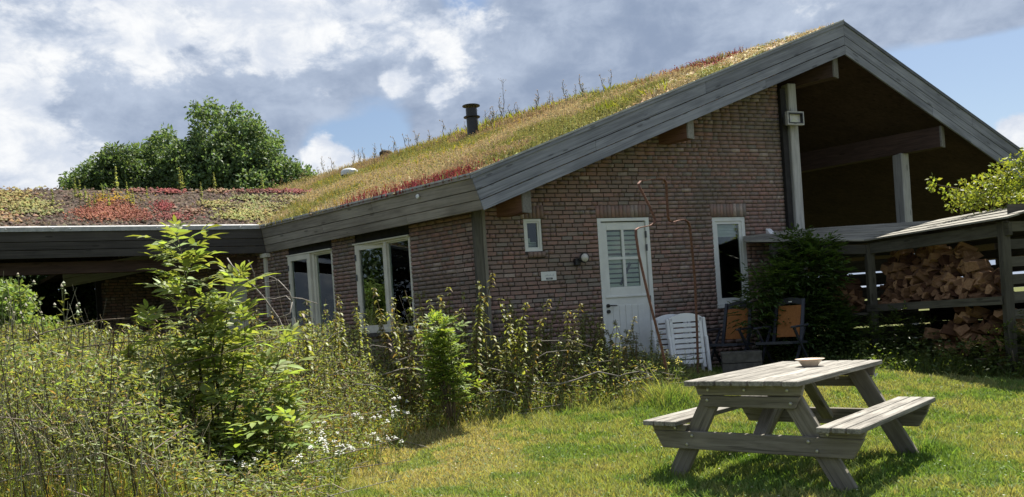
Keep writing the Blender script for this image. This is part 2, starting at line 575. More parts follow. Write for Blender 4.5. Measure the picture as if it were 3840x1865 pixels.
class Soup:
    def __init__(s):
        s.V, s.C, s.I, s.K, s.nv = [], [], [], [], 0

    def _add(s, V, faces_per, fidx, col):
        """V (n,k,3); fidx list of tuples into k; col (n,3)"""
        n, k = V.shape[:2]
        base = s.nv + np.arange(n)[:, None] * k
        for f in fidx:
            s.I.append((base + np.array(f)[None, :]))
            s.K.append(np.asarray(col))
        s.V.append(V.reshape(-1, 3))
        s.nv += n * k

    def leaves(s, P, Dv, U, L, W_, col, fold=.25, droop=0.0):
        """pointed leaf, folded along its midrib. P base, Dv direction, U rough up"""
        P, Dv, U = (np.asarray(x, float) for x in (P, Dv, U))
        L, W_ = np.broadcast_to(L, len(P))[:, None], np.broadcast_to(W_, len(P))[:, None]
        Dv = Dv / np.maximum(np.linalg.norm(Dv, axis=1, keepdims=True), 1e-6)
        S_ = np.cross(Dv, U)
        S_ /= np.maximum(np.linalg.norm(S_, axis=1, keepdims=True), 1e-6)
        N_ = np.cross(S_, Dv)
        mid = P + Dv * L * .45
        dz = np.array([0, 0, -1.0]) * droop * L
        V = np.stack([P, mid + S_ * W_ / 2 + N_ * W_ * fold, P + Dv * L + dz, mid - S_ * W_ / 2 + N_ * W_ * fold], 1)
        s._add(V, 2, [(0, 1, 2), (0, 2, 3)], np.broadcast_to(col, (len(P), 3)))

    def bigleaves(s, P, Dv, U, L, W_, col, fold=.2, droop=.25):
        P, Dv, U = (np.asarray(x, float) for x in (P, Dv, U))
        L, W_ = np.broadcast_to(L, len(P))[:, None], np.broadcast_to(W_, len(P))[:, None]
        Dv = Dv / np.maximum(np.linalg.norm(Dv, axis=1, keepdims=True), 1e-6)
        S_ = np.cross(Dv, U)
        S_ /= np.maximum(np.linalg.norm(S_, axis=1, keepdims=True), 1e-6)
        N_ = np.cross(S_, Dv)
        g = np.array([0, 0, -1.0])

        def pt(t_, sd, wd):
            return P + Dv * L * t_ + g * droop * L * t_ * t_ + S_ * W_ * wd * sd + N_ * W_ * fold * abs(sd) * wd
        V = np.stack([P, pt(.28, 1, .42), pt(.62, 1, .42), pt(1, 0, 0), pt(.62, -1, .42), pt(.28, -1, .42), pt(.28, 0, 0), pt(.62, 0, 0)], 1)
        s._add(V, 6, [(0, 1, 6), (6, 1, 2, 7), (7, 2, 3), (0, 6, 5), (6, 7, 4, 5), (7, 3, 4)], np.broadcast_to(col, (len(P), 3)))

    def blades(s, P, Hh, W_, lean, col, bend=.5):
        """grass blades; lean (n,3) horizontal offset of the tip"""
        P = np.asarray(P, float)
        n = len(P)
        Hh, W_ = np.broadcast_to(Hh, n)[:, None], np.broadcast_to(W_, n)[:, None]
        a = RNG.uniform(0, 2 * np.pi, n)
        S_ = np.stack([np.cos(a), np.sin(a), np.zeros(n)], 1)
        up = np.array([0, 0, 1.0])
        mid = P + up * Hh * .55 + lean * .35
        V = np.stack([P - S_ * W_ / 2, P + S_ * W_ / 2, mid + S_ * W_ * .4, P + up * Hh + lean, mid - S_ * W_ * .4], 1)
        s._add(V, 2, [(0, 1, 2, 4), (4, 2, 3)], np.broadcast_to(col, (n, 3)))

    def sticks(s, A, B, r0, r1, col):
        """thin three-sided twigs"""
        A, B = np.asarray(A, float), np.asarray(B, float)
        n = len(A)
        Dv = B - A
        Dv = Dv / np.maximum(np.linalg.norm(Dv, axis=1, keepdims=True), 1e-6)
        ref = np.where(np.abs(Dv[:, 2:3]) > .9, np.array([[1.0, 0, 0]]), np.array([[0, 0, 1.0]]))
        X_ = np.cross(Dv, ref)
        X_ /= np.linalg.norm(X_, axis=1, keepdims=True)
        Y_ = np.cross(Dv, X_)
        r0, r1 = np.broadcast_to(r0, n)[:, None], np.broadcast_to(r1, n)[:, None]
        vs = []
        for j in range(3):
            an = 2 * np.pi * j / 3
            d = X_ * np.cos(an) + Y_ * np.sin(an)
            vs += [A + d * r0, B + d * r1]
        V = np.stack(vs, 1)
        s._add(V, 3, [(0, 2, 3, 1), (2, 4, 5, 3), (4, 0, 1, 5)], np.broadcast_to(col, (n, 3)))

    def clumps(s, P, rad, flat, col):
        """small low-poly cushions (octahedra)"""
        P = np.asarray(P, float)
        n = len(P)
        rad = np.broadcast_to(rad, n)[:, None]
        a = RNG.uniform(0, 2 * np.pi, n)
        j = lambda: RNG.uniform(.6, 1.2, (n, 1))
        X_ = np.stack([np.cos(a), np.sin(a), np.zeros(n)], 1)
        Y_ = np.stack([-np.sin(a), np.cos(a), np.zeros(n)], 1)
        up = np.array([0, 0, 1.0])
        V = np.stack([P + X_ * rad * j(), P + Y_ * rad * j(), P - X_ * rad * j(), P - Y_ * rad * j(), P + up * rad * flat * j()], 1)
        s._add(V, 4, [(0, 1, 4), (1, 2, 4), (2, 3, 4), (3, 0, 4)], np.broadcast_to(col, (n, 3)))

    def build(s, name, m_, parent=None, wm=None, kind=None, origin=None):
        V = np.concatenate(s.V)
        if origin is not None:
            V = V - np.asarray(origin)
            wm = Matrix.Translation(origin)
        cnt = np.concatenate([np.full(len(i), i.shape[1]) for i in s.I])
        idx = np.concatenate([i.ravel() for i in s.I])
        col = np.concatenate(s.K)
        return np_mesh(name, V, cnt, idx, col, m_, parent, wm, kind)


def jit(col, n, v=.2, hue=.08):
    c_ = np.asarray(col)[None, :] * RNG.uniform(1 - v, 1 + v, (n, 1)) * RNG.uniform(1 - hue, 1 + hue, (n, 3))
    return np.clip(c_, 0, 1)


def vn(x, y, sc, seed=0):
    """cheap smooth value noise 0..1"""
    x, y = np.asarray(x) * sc + seed * 17.3, np.asarray(y) * sc + seed * 9.1
    xi, yi = np.floor(x), np.floor(y)
    fx, fy = x - xi, y - yi
    fx, fy = fx * fx * (3 - 2 * fx), fy * fy * (3 - 2 * fy)

    def h(a_, b_):
        v_ = np.sin(a_ * 127.1 + b_ * 311.7 + seed * 74.7) * 43758.5453
        return v_ - np.floor(v_)
    return (h(xi, yi) * (1 - fx) + h(xi + 1, yi) * fx) * (1 - fy) + (h(xi, yi + 1) * (1 - fx) + h(xi + 1, yi + 1) * fx) * fy


def rdir(n, zlo=-1, zhi=1):
    z_ = RNG.uniform(zlo, zhi, n)
    a_ = RNG.uniform(0, 2 * np.pi, n)
    r_ = np.sqrt(np.maximum(0, 1 - z_ * z_))
    return np.stack([r_ * np.cos(a_), r_ * np.sin(a_), z_], 1)


# ------------------------------------------------------------------ terrain
def terr(x, y):
    t_ = np.clip((np.asarray(y, float) - 7) / 4.5, 0, 1)
    return .33 * t_ * t_ * (3 - 2 * t_) + .018 * np.sin(np.asarray(x, float) * 1.3) * np.cos(np.asarray(y, float) * .9) * (t_ * .4 + .6)


def tz(x, y):
    return float(terr(x, y))


xs = np.unique(np.concatenate([np.linspace(-500, -14, 12), np.linspace(-14, 14, 90), np.linspace(14, 500, 12)]))
ys = np.unique(np.concatenate([np.linspace(-500, -6, 12), np.linspace(-6, 24, 100), np.linspace(24, 900, 12)]))
X, Y = np.meshgrid(xs, ys)
Z = terr(X, Y) - .012
nx, ny = len(xs), len(ys)
q = (np.arange(ny - 1)[:, None] * nx + np.arange(nx - 1)[None, :]).ravel()
gr = np_mesh('ground', np.stack([X, Y, Z], -1).reshape(-1, 3), np.full(len(q), 4), np.stack([q, q + 1, q + nx + 1, q + nx], 1).ravel(), None, M_ground, kind='structure')
tag(gr, 'grassy ground of the garden rising gently to the house', 'ground')

# ------------------------------------------------------------------ the house: frames
A1, A2 = R(20.7), R(40)
PW = Vector((1.436, 12.0, 0))
d1, n1 = Vector((math.cos(A1), math.sin(A1), 0)), Vector((math.sin(A1), -math.cos(A1), 0))
KC = PW + d1 * -1.93
d2, n2 = Vector((-math.cos(A2), math.sin(A2), 0)), Vector((-math.sin(A2), -math.cos(A2), 0))
UP = Vector((0, 0, 1))
C1, PK = Vector((-.428, 10.761, 3.225)), Vector((5.637, 13.053, 5.711))
C2 = Vector((-4.378, 14.454, 3.225))
ev = (C2 - C1).normalized()
nv_ = Vector((-ev.y, ev.x, 0))
if nv_.y < 0:
    nv_ = -nv_
SL = .4275
w3, n3 = Vector((-.904, -.428, 0)), Vector((-.428, .904, 0))
SL3 = .36
EAVE_L = (C2 - C1).length


def G(s, z, o=0.0):
    return PW + d1 * s + n1 * o + UP * z


def LW(s, z, o=0.0):
    return KC + d2 * s + n2 * o + UP * z


def RM(k, h, o=0.0):
    """main roof: k along the eave, h up the slope (horizontal), o above"""
    return C1 + ev * k + nv_ * h + UP * (SL * h + o)


def R3(k, h, o=0.0):
    return C2 + w3 * k + n3 * h + UP * (SL3 * h + o)


def ztL(s):
    return 3.225 + (s + 2.182) * .3834


def ztR(s):
    return 5.711 - (s - 4.302) * .5264


house = thing('brick_house', 'low brick house with a grass roof, wide grey gable boards and a white half door', 'house', (KC.x, KC.y, .3))

# ---- walls with bricks
CRS, BL = .063, .207


def wall_panel(name, fr, s0, s1, z0, top, holes, th=.22):
    mb = MB()
    cuts = sorted({s0, s1, *[h[0] for h in holes], *[h[1] for h in holes]})
    cuts = [c_ for c_ in cuts if s0 <= c_ <= s1]
    for sa, sb in zip(cuts, cuts[1:]):
        zl = [z0]
        for h in sorted(holes, key=lambda h_: h_[2]):
            if h[0] < sb - 1e-6 and h[1] > sa + 1e-6:
                zl += [h[2], h[3]]
        zl.append(None)
        for a_, b_ in zip(zl[::2], zl[1::2]):
            ta, tb = (top(sa), top(sb)) if b_ is None else (b_, b_)
            o0, o1 = -.022, -.022 - th
            mb.hexa([fr(sa, a_, o0), fr(sb, a_, o0), fr(sb, tb, o0), fr(sa, ta, o0), fr(sa, a_, o1), fr(sb, a_, o1), fr(sb, tb, o1), fr(sa, ta, o1)])
    return mb.build(name, M_mortar, house)


BR_BIG = []   # every brick as (frame, s0, s1, z0, z1, proud)


def lay(fr, s0, s1, z0, top, holes, seed, flip=False):
    rd = random.Random(seed)
    z = z0
    row = 0
    while True:
        z1 = z + CRS - .0135
        if z > max(top(s0), top(s1)):
            break
        spans = [(s0, s1)]
        for h in holes:
            if h[2] < z1 - .012 and h[3] > z + .012:
                new = []
                for a_, b_ in spans:
                    if h[1] <= a_ or h[0] >= b_:
                        new.append((a_, b_))
                    else:
                        if h[0] - a_ > .02:
                            new.append((a_, h[0]))
                        if b_ - h[1] > .02:
                            new.append((h[1], b_))
                spans = new
        for a_, b_ in spans:
            s = a_
            first = True
            while s < b_ - .015:
                head = rd.random() < .3
                ln = (.078 if head else .162)
                if first:
                    ln = rd.choice((.05, .078, .12, .162))
                    first = False
                e_ = min(s + ln, b_)
                if b_ - e_ < .05:
                    e_ = b_ - .002
                if z1 < min(top(s), top(e_)):
                    BR_BIG.append((fr, s, e_, z + rd.uniform(-.002, .002), z1 + rd.uniform(-.002, .002), rd.uniform(-.004, .005)))
                s = e_ + .012
        z += CRS
        row += 1


hL = [  # gable openings: s0, s1, z0, z1
    (-1.262, -.978, 2.215, 2.692), (-.09, .79, .30, 2.68), (1.926, 2.556, 1.27, 2.66)]
sold = [(-1.30, -.935, 2.692, 2.885), (-.10, .81, 2.68, 2.87), (1.90, 2.58, 2.66, 2.87)]
topG = lambda s: ztL(s) - .16
wall_panel('gable_wall', G, -1.93, 3.35, .15, topG, hL)
lay(G, -1.87, 3.345, .29, topG, hL + sold + [(-1.22, -.955, 2.13, 2.215)], 3)
hW = [(1.435, 2.738, 1.20, 2.80), (3.33, 4.576, 1.20, 2.80), (5.95, 6.74, .3, 2.71)]
topW = lambda s: 3.06
wall_panel('side_wall', LW, 0.02, 9.3, .15, topW, hW)
lay(LW, .10, 9.28, .29, topW, hW, 5)
for s0, s1, z0, z1 in sold + [(-1.22, -.955, 2.13, 2.215)]:
    n_ = int(round((s1 - s0) / CRS))
    st_ = (s1 - s0) / n_
    for i in range(n_):
        a_ = s0 + i * st_
        BR_BIG.append((G, a_ + .005, a_ + st_ - .005, z0 + .004, z1 - .004, random.uniform(-.003, .006) + (.03 if z0 < 2.2 else 0)))

CAMP = Vector((0, 0, H_CAM))


def brick_score(b):
    p = b[0]((b[1] + b[2]) / 2, (b[3] + b[4]) / 2, 0)
    s_, z_ = (b[1] + b[2]) / 2, (b[3] + b[4]) / 2
    vis = 1.0
    if b[0] is G:
        if z_ < 1.42 or z_ > ztL(s_) - .62 or s_ > 2.6:
            vis = .02
    else:
        if z_ < 1.5 or z_ > 2.62 or s_ > 3.4:
            vis = .02
    nrm = n1 if b[0] is G else n2
    vd = (CAMP - p)
    return vis * (b[2] - b[1]) * abs(vd.normalized().dot(nrm)) / vd.length_squared


BR_BIG.sort(key=brick_score, reverse=True)
gw = bpy.data.objects['gable_wall']
sw = bpy.data.objects['side_wall']
brick_mesh = {}


def brick_obj(b):
    fr, s0, s1, z0, z1, pr = b
    ln, ht = round(s1 - s0, 3), round(z1 - z0, 3)
    key = (ln, ht)
    if key not in brick_mesh:
        me = bpy.data.meshes.new('brick')
        c_ = .004
        x, z = ln / 2, ht / 2
        vs = [(-x, -.06, -z), (x, -.06, -z), (x, -.06, z), (-x, -.06, z), (-x, 0, -z), (x, 0, -z), (x, 0, z), (-x, 0, z)]
        vs += [(-x + c_, .004, -z + c_), (x - c_, .004, -z + c_), (x - c_, .004, z - c_), (-x + c_, .004, z - c_)]
        fs = [(0, 1, 5, 4), (1, 2, 6, 5), (2, 3, 7, 6), (3, 0, 4, 7), (4, 5, 9, 8), (5, 6, 10, 9), (6, 7, 11, 10), (7, 4, 8, 11), (8, 9, 10, 11)]
        me.from_pydata(vs, [], fs)
        me.materials.append(M_brick)
        me.update()
        brick_mesh[key] = me
    o_ = bpy.data.objects.new('brick', brick_mesh[key])
    X_ = d1 if fr is G else d2
    N_ = n1 if fr is G else n2
    p = fr((s0 + s1) / 2, (z0 + z1) / 2, pr)
    wm = Matrix(((X_.x, N_.x, 0, p.x), (X_.y, N_.y, 0, p.y), (0, 0, 1, p.z), (0, 0, 0, 1)))
    link(o_, gw if fr is G else sw, wm)


for b in BR_BIG[:298]:
    brick_obj(b)
Vb, Cb, Ib, nvb = [], [], [], 0
rnds = []
for fr, s0, s1, z0, z1, pr in BR_BIG[298:]:
    p = [fr(s0, z0, pr), fr(s1, z0, pr), fr(s1, z1, pr), fr(s0, z1, pr), fr(s0, z0, -.05), fr(s1, z0, -.05), fr(s1, z1, -.05), fr(s0, z1, -.05)]
    Vb += [tuple(x) for x in p]
    for f_ in ((0, 1, 2, 3), (0, 4, 5, 1), (1, 5, 6, 2), (2, 6, 7, 3), (3, 7, 4, 0)):
        Ib += [i + nvb for i in f_]
        Cb.append(4)
    rnds += [random.random()] * 5
    nvb += 8
inv_h = WM[house.name].inverted()
Vb = [tuple(inv_h @ Vector(v)) for v in Vb]
bw_ = np_mesh('brickwork', Vb, Cb, Ib, None, M_brick, house, None, 'stuff')
at = bw_.data.attributes.new('rnd', 'FLOAT', 'FACE')
at.data.foreach_set('value', np.array(rnds, np.float32))

# ---- rooms behind the glass
mb = MB()
mb.box((-1.5, .1, -2.6), (3.3, 3.2, -2.5), 0, lambda s, z, o: G(s, z, o))
mb.box((1.0, .1, -2.6), (5.6, 2.9, -2.5), 0, lambda s, z, o: LW(s, z, o))
mb.box((-1.9, .25, -2.5), (3.3, .3, -.25), 0, lambda s, z, o: G(s, z, o))
mb.box((3.15, .3, -5.0), (3.34, 4.4, -.24), 0, lambda s, z, o: G(s, z, o))
mb.build('interior_wall', M_room, house)


# small high window in the gable
def fbox(mb, fr, s0, s1, z0, z1, o0, o1, mi=0):
    a_, b_ = min(s0, s1), max(s0, s1)
    return mb.hexa([fr(a_, z0, o0), fr(b_, z0, o0), fr(b_, z1, o0), fr(a_, z1, o0), fr(a_, z0, o1), fr(b_, z0, o1), fr(b_, z1, o1), fr(a_, z1, o1)], mi)


def ring(mb, fr, s0, s1, z0, z1, wd, o0, o1, wb=None):
    wb = wd if wb is None else wb
    fbox(mb, fr, s0, s0 + wd, z0, z1, o0, o1)
    fbox(mb, fr, s1 - wd, s1, z0, z1, o0, o1)
    fbox(mb, fr, s0 + wd, s1 - wd, z1 - wd, z1, o0, o1)
    fbox(mb, fr, s0 + wd, s1 - wd, z0, z0 + wb, o0, o1)


def pane(fr, s0, s1, z0, z1, o, parent):
    return fbox(MB(), fr, s0, s1, z0, z1, o, o - .008).build('pane', M_glass, parent)


wn = MB()
ring(wn, G, -1.255, -.985, 2.222, 2.688, .035, -.02, -.09)
win_s = wn.build('window', M_white, house)
f2 = MB()
ring(f2, G, -1.218, -1.022, 2.259, 2.651, .02, -.03, -.07)
f2.build('sash', M_white, win_s)
pane(G, -1.198, -1.042, 2.279, 2.631, -.05, win_s)
bd = MB()
for i in range(4):
    fbox(bd, G, -1.2, -1.04, 2.285 + i * .022, 2.298 + i * .022, -.12, -.13)
fbox(bd, G, -1.2, -1.13, 2.36, 2.42, -.12, -.13)
bd.build('blind', M_blind, win_s)

# tall window right of the door
wn = MB()
ring(wn, G, 1.93, 2.552, 1.275, 2.656, .06, -.02, -.1)
win_t = wn.build('window', M_white, house)
f2 = MB()
ring(f2, G, 1.99, 2.492, 1.335, 2.596, .045, -.035, -.08)
f2.build('sash', M_white, win_t)
pane(G, 2.035, 2.447, 1.38, 2.551, -.055, win_t)
mb = MB()
fbox(mb, G, 2.03, 2.45, 2.36, 2.55, -.13, -.14)
for i in range(4):
    fbox(mb, G, 2.03, 2.45, 2.355 + i * .05, 2.36 + i * .05, -.115, -.135)
mb.build('blind', M_blind, win_t)
fbox(MB(), G, 1.92, 2.56, 1.225, 1.272, .03, -.1).build('sill', M_white, win_t)

# white half door
dm = MB()
fbox(dm, G, -.088, -.03, .31, 2.676, .0, -.1)
fbox(dm, G, .728, .788, .31, 2.676, .0, -.1)
fbox(dm, G, -.03, .728, 2.63, 2.676, .0, -.1)
door = dm.build('door', M_white, house)
u = MB()
Z0, Z1 = 1.50, 2.615
fbox(u, G, -.024, .075, Z0, Z1, -.03, -.075)
fbox(u, G, .60, .722, Z0, Z1, -.03, -.075)
fbox(u, G, .075, .60, 2.50, Z1, -.03, -.075)
fbox(u, G, .075, .60, Z0, 1.645, -.03, -.075)
u.build('upper_leaf', M_white, door, bevel=.004)
gb = MB()
fbox(gb, G, .318, .358, 1.645, 2.50, -.026, -.07)
gb.build('glazing_bar', M_white, door)
gb = MB()
fbox(gb, G, .075, .318, 2.055, 2.095, -.028, -.07)
fbox(gb, G, .358, .60, 2.055, 2.095, -.028, -.07)
gb.build('glazing_bar', M_white, door)
for a_, b_ in ((.075, .318), (.358, .60)):
    for c_, d_ in ((1.645, 2.055), (2.095, 2.50)):
        pane(G, a_, b_, c_, d_, -.05, door)
bl = MB()
z = 1.65
while z < 2.5:
    bl.hexa([G(.08, z, -.068), G(.6, z, -.068), G(.6, z + .048, -.082), G(.08, z + .048, -.082), G(.08, z - .004, -.073), G(.6, z - .004, -.073), G(.6, z + .044, -.087), G(.08, z + .044, -.087)])
    z += .071
bl.build('blind', M_blind, door)
fbox(MB(), G, .10, .45, 2.13, 2.155, -.062, -.066).build('blind_rail', M_dark, door)
MB().bar(G(.27, 1.68, -.064), G(.46, 2.0, -.064), UP, .04, .004).build('blind_wand', M_dark, door)
lo = MB()
fbox(lo, G, -.024, .722, .33, 1.488, -.03, -.075)
lo.build('lower_leaf', M_white, door)
lip = MB()
fbox(lip, G, -.024, .722, 1.488, 1.515, -.012, -.075)
lip.build('drip_rail', M_white, door, bevel=.003)
for i in range(5):
    s = .09 + i * .106
    plank('panel_board', G(s + .052, .42, -.026), G(s + .052, 1.37, -.026), d1, .096, .008, M_white, door, .003)
hd = MB()
hd.lathe([(.001, .03), (.028, .03), (.028, 0), (.001, 0)], (0, 0, 0), 12)
rot = Matrix(((d1.x, 0, n1.x, 0), (d1.y, 0, n1.y, 0), (0, 1, 0, 0), (0, 0, 0, 1)))
for nm, s, z in (('handle_rose', .012, 1.372), ('lock_rose', .014, 1.285)):
    p = G(s, z, -.03)
    hd.build(nm, M_black, door, Matrix.Translation(p) @ rot, local=True)
MB().tube([G(.012, 1.372, .0), G(.012, 1.372, .025), G(.06, 1.372, .03), G(.14, 1.368, .03)], [.011, .011, .010, .008]).build('handle', M_black, door, smooth=True)
for z in (2.42, 2.22, 1.44):
    fbox(MB(), G, .716, .736, z - .05, z + .05, .006, -.02).build('hinge', M_trimd, door)
fbox(MB(), G, -.1, .8, .25, .31, .06, -.1).build('threshold', M_stone, door)


# the two wide casement windows of the side wall
def casement(s0, s1, mull, open_by):
    wn = MB()
    ring(wn, LW, s0, s1, 1.20, 2.65, .05, -.015, -.10)
    fbox(wn, LW, mull - .03, mull + .03, 1.25, 2.60, -.015, -.10)
    wd = wn.build('window', M_cream, house)
    # left sash (large s side), swung a little outwards about its outer edge
    a_, b_ = mull + .035, s1 - .03
    piv = LW(b_, 0, .0)
    rotm = Matrix.Translation(piv) @ Matrix.Rotation(open_by, 4, 'Z') @ Matrix.Translation(-piv)
    fr = lambda s, z, o: rotm @ LW(s, z, o)
    sh = MB()
    ring(sh, fr, a_, b_, 1.235, 2.625, .085, .03, -.03)
    sh.build('sash', M_cream, wd)
    pane(fr, a_ + .085, b_ - .085, 1.32, 2.54, .0, wd)
    hg = MB()
    for z in (1.6, 2.1, 2.42):
        fbox(hg, LW, b_ - .03, b_ + .005, z - .05, z + .05, .035, .0)
    hg.build('hinge', M_trimd, wd)
    # fixed light
    pane(LW, s0 + .05, mull - .03, 1.25, 2.60, -.06, wd)
    f2 = MB()
    ring(f2, LW, s0 + .05, mull - .03, 1.25, 2.60, .02, -.05, -.075)
    f2.build('glazing_bead', M_cream, wd)
    mb = MB()
    fbox(mb, LW, s0 + .02, mull - .12, 2.34, 2.62, -.16, -.17)
    for i in range(6):
        fbox(mb, LW, s0 + .02, mull - .12, 2.335 + i * .05, 2.342 + i * .05, -.145, -.165)
    mb.build('blind', M_blind, wd)
    fbox(MB(), LW, mull - .32, mull - .04, 1.24, 2.62, -.2, -.21).build('curtain', M_blind, wd)
    fbox(MB(), LW, s0 - .02, s1 + .02, 1.14, 1.198, .05, -.1).build('sill', M_stone, wd)
    fbox(MB(), LW, s0 - .03, s1 + .03, 2.655, 2.97, -.03, -.2).build('lintel', M_dark, wd)
    fbox(MB(), LW, s0 - .0, s1 + .01, 2.63, 2.652, .035, -.02).build('head_drip', M_cream, wd)


casement(1.435, 2.738, 2.03, R(11))
casement(3.33, 4.576, 3.88, R(0.5))
# cream side door under the low roof
dm = MB()
fbox(dm, LW, 5.97, 6.72, .32, 2.70, -.03, -.09)
d3 = dm.build('door', M_cream, house)
fbox(MB(), LW, 6.02, 6.67, .40, 2.64, -.02, -.03).build('leaf', M_cream, d3)
MB().tube([LW(6.08, 1.35, -.02), LW(6.08, 1.35, .04), LW(6.2, 1.35, .045)], .01).build('handle', M_black, d3)
mb = MB()
fbox(mb, LW, 5.20, 5.26, 1.6, 2.72, .05, .0)
fbox(mb, LW, 5.10, 5.30, 2.68, 2.75, .09, .0)
mb.build('downpipe', M_cream, house)

# corner post between the two walls
plank('corner_post', G(-1.975, .2, .03), G(-1.975, 2.98, .03), d1, .12, .12, M_shed, house, .012)
plank('corner_batten', G(-1.885, .2, .04), G(-1.885, 2.95, .04), d1, .05, .06, M_tableleg, house)
plank('corner_batten', LW(.075, .2, .012), LW(.075, 3.0, .012), d2, .03, .03, M_beamend, house)

# ---- roofs
KL = 17.2
HR = 5.815


def kverge(h):
    return -2.865 * h / HR


TH = .2
vs, fs = [], []
ins = .03
P4 = [RM(-.0 + .02, .03), RM(KL, .03), RM(KL, HR), RM(-2.865 + .02, HR)]
rm = MB()
P4b = [RM(.02, .16), RM(KL, .16), RM(KL, HR), RM(-2.84, HR)]
rm.hexa([p + UP * -.02 for p in P4] + [p - UP * TH for p in P4b])
rm.build('roof', [M_straw], house)
# right-hand slope
S_E = 11.2
PE = G(S_E, ztR(S_E), .5)
PKe = PK + ev * KL
rr = MB()
c_ = [PK - d1 * 0.0 + UP * -.03, PE - UP * .03, PE + ev * KL - UP * .03, PKe - UP * .03]
rr.hexa([p + ev * .03 for p in c_[:2]] + c_[2:] + [p - UP * TH + ev * .03 for p in c_[:2]] + [p - UP * TH for p in c_[2:]])
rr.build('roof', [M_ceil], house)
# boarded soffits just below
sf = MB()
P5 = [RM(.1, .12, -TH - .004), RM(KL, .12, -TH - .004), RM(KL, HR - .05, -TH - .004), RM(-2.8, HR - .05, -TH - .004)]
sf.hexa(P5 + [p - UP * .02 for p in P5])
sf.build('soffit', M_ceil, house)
HR3 = 3.46
r3 = MB()
vk = lambda h: -.93 * h * .36   # valley drift
pa = [R3(-.25, .02, -.02), R3(8, .02, -.02), R3(8, HR3, -.02), R3(-2.6, HR3, -.02)]
pab = [R3(-.25, .16, -.02), R3(8, .16, -.02), R3(8, HR3, -.02), R3(-2.6, HR3, -.02)]
r3.hexa(pa + [p - UP * .18 for p in pab])
r3.build('lower_roof', M_soil, house)
pb = [R3(-2.6, HR3, -.02), R3(8, HR3, -.02)]
pb2 = [p + n3 * 3.4 - UP * 1.0 for p in pb]
bk = MB()
bk.hexa([pb[0], pb[1], pb2[1], pb2[0], pb[0] - UP * .18, pb[1] - UP * .18, pb2[1] - UP * .18, pb2[0] - UP * .18])
bk.build('lower_roof', M_soil, house)
# ceiling and beams under the lower roof
F3 = lambda s, z, o: C2 + w3 * s + n3 * o + UP * (z - C2.z)
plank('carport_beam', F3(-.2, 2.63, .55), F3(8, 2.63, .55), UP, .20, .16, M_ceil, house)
plank('carport_beam', F3(.4, 3.15, 6.4), F3(8, 3.15, 6.4), UP, .16, .16, M_dark, house)

# ---- fascia boards: gable left, gable right, eave, low eave
VB = [(0.055, .232), (.244, .382), (.394, .535)]
for i, (a_, b_) in enumerate(VB):
    sa, sb = -2.182 + .29 * b_, -2.182 + .29 * a_
    jn = (1.6, -.3, 2.7)[i]
    zl_, zr_ = (lambda q, v: ztL(q) - v), (lambda q, v: ztR(q) - v)
    slab('fascia_board', [G(sa, zl_(sa, b_), .53), G(jn - .002, zl_(jn, b_), .53), G(jn - .002, zl_(jn, a_), .53), G(sb, zl_(sb, a_), .53)], n1 * -.028, M_fascia, house)
    slab('fascia_board', [G(jn + .002, zl_(jn, b_), .531), G(4.3, zl_(4.302, b_), .531), G(4.3, zl_(4.302, a_), .531), G(jn + .002, zl_(jn, a_), .531)], n1 * -.028, M_fascia, house)
    jn = (7.0, 8.6, 6.1)[i]
    slab('fascia_board', [G(4.305, zr_(4.302, b_), .53), G(jn - .002, zr_(jn, b_), .53), G(jn - .002, zr_(jn, a_), .53), G(4.305, zr_(4.302, a_), .53)], n1 * -.028, M_fascia, house)
    slab('fascia_board', [G(jn + .002, zr_(jn, b_), .531), G(S_E, zr_(S_E, b_), .531), G(S_E, zr_(S_E, a_), .531), G(jn + .002, zr_(jn, a_), .531)], n1 * -.028, M_fascia, house)
    va, vb = a_ * .86, b_ * .86
    pe = lambda k, v: C1 + ev * k + nv_ * .288 * v - UP * v
    jn = (2.2, 3.6, 1.5)[i]
    slab('fascia_board', [pe(5.403 + .196 * vb, vb), pe(jn + .002, vb), pe(jn + .002, va), pe(5.403 + .196 * va, va)], nv_ * .028, M_fascia2, house)
    slab('fascia_board', [pe(jn - .002, vb), pe(-.141 * vb, vb), pe(-.141 * va, va), pe(jn - .002, va)], nv_ * .028, M_fascia2, house)
    pl = lambda k, v: C2 + w3 * k + n3 * .288 * v - UP * v
    slab('fascia_board', [pl(8, vb), pl(-.196 * vb + .004, vb), pl(-.196 * va + .004, va), pl(8, va)], n3 * .028, M_fascia3, house)
# dark lip and light metal edge along the top
slab('edge_lip', [G(-2.182, ztL(-2.182) - .055, .545), G(4.3, ztL(4.302) - .055, .545), G(4.3, ztL(4.302) - .006, .545), G(-2.182, ztL(-2.182) - .006, .545)], n1 * -.045, M_fascia, house)
slab('edge_lip', [G(4.305, ztR(4.302) - .055, .545), G(S_E, ztR(S_E) - .055, .545), G(S_E, ztR(S_E) - .0, .545), G(4.305, ztR(4.302) - .0, .545)], n1 * -.045, M_trimd, house)
slab('edge_lip', [C1 + ev * 5.40 - UP * .045 - nv_ * .012, C1 - UP * .045 - nv_ * .012, C1 - UP * .006 - nv_ * .012, C1 + ev * 5.40 - UP * .006 - nv_ * .012], nv_ * .04, M_fascia2, house)
slab('roof_edge_trim', [G(-2.182, ztL(-2.182) - .004, .552), G(4.302, ztL(4.302) - .004, .552), G(4.302, ztL(4.302) + .022, .552), G(-2.182, ztL(-2.182) + .022, .552)], n1 * -.075, M_trim, house)
slab('roof_edge_trim', [C1 + ev * 5.40 - UP * .004 - nv_ * .02, C1 - UP * .004 - nv_ * .02, C1 + UP * .022 - nv_ * .02, C1 + ev * 5.40 + UP * .022 - nv_ * .02], nv_ * .07, M_trim, house)
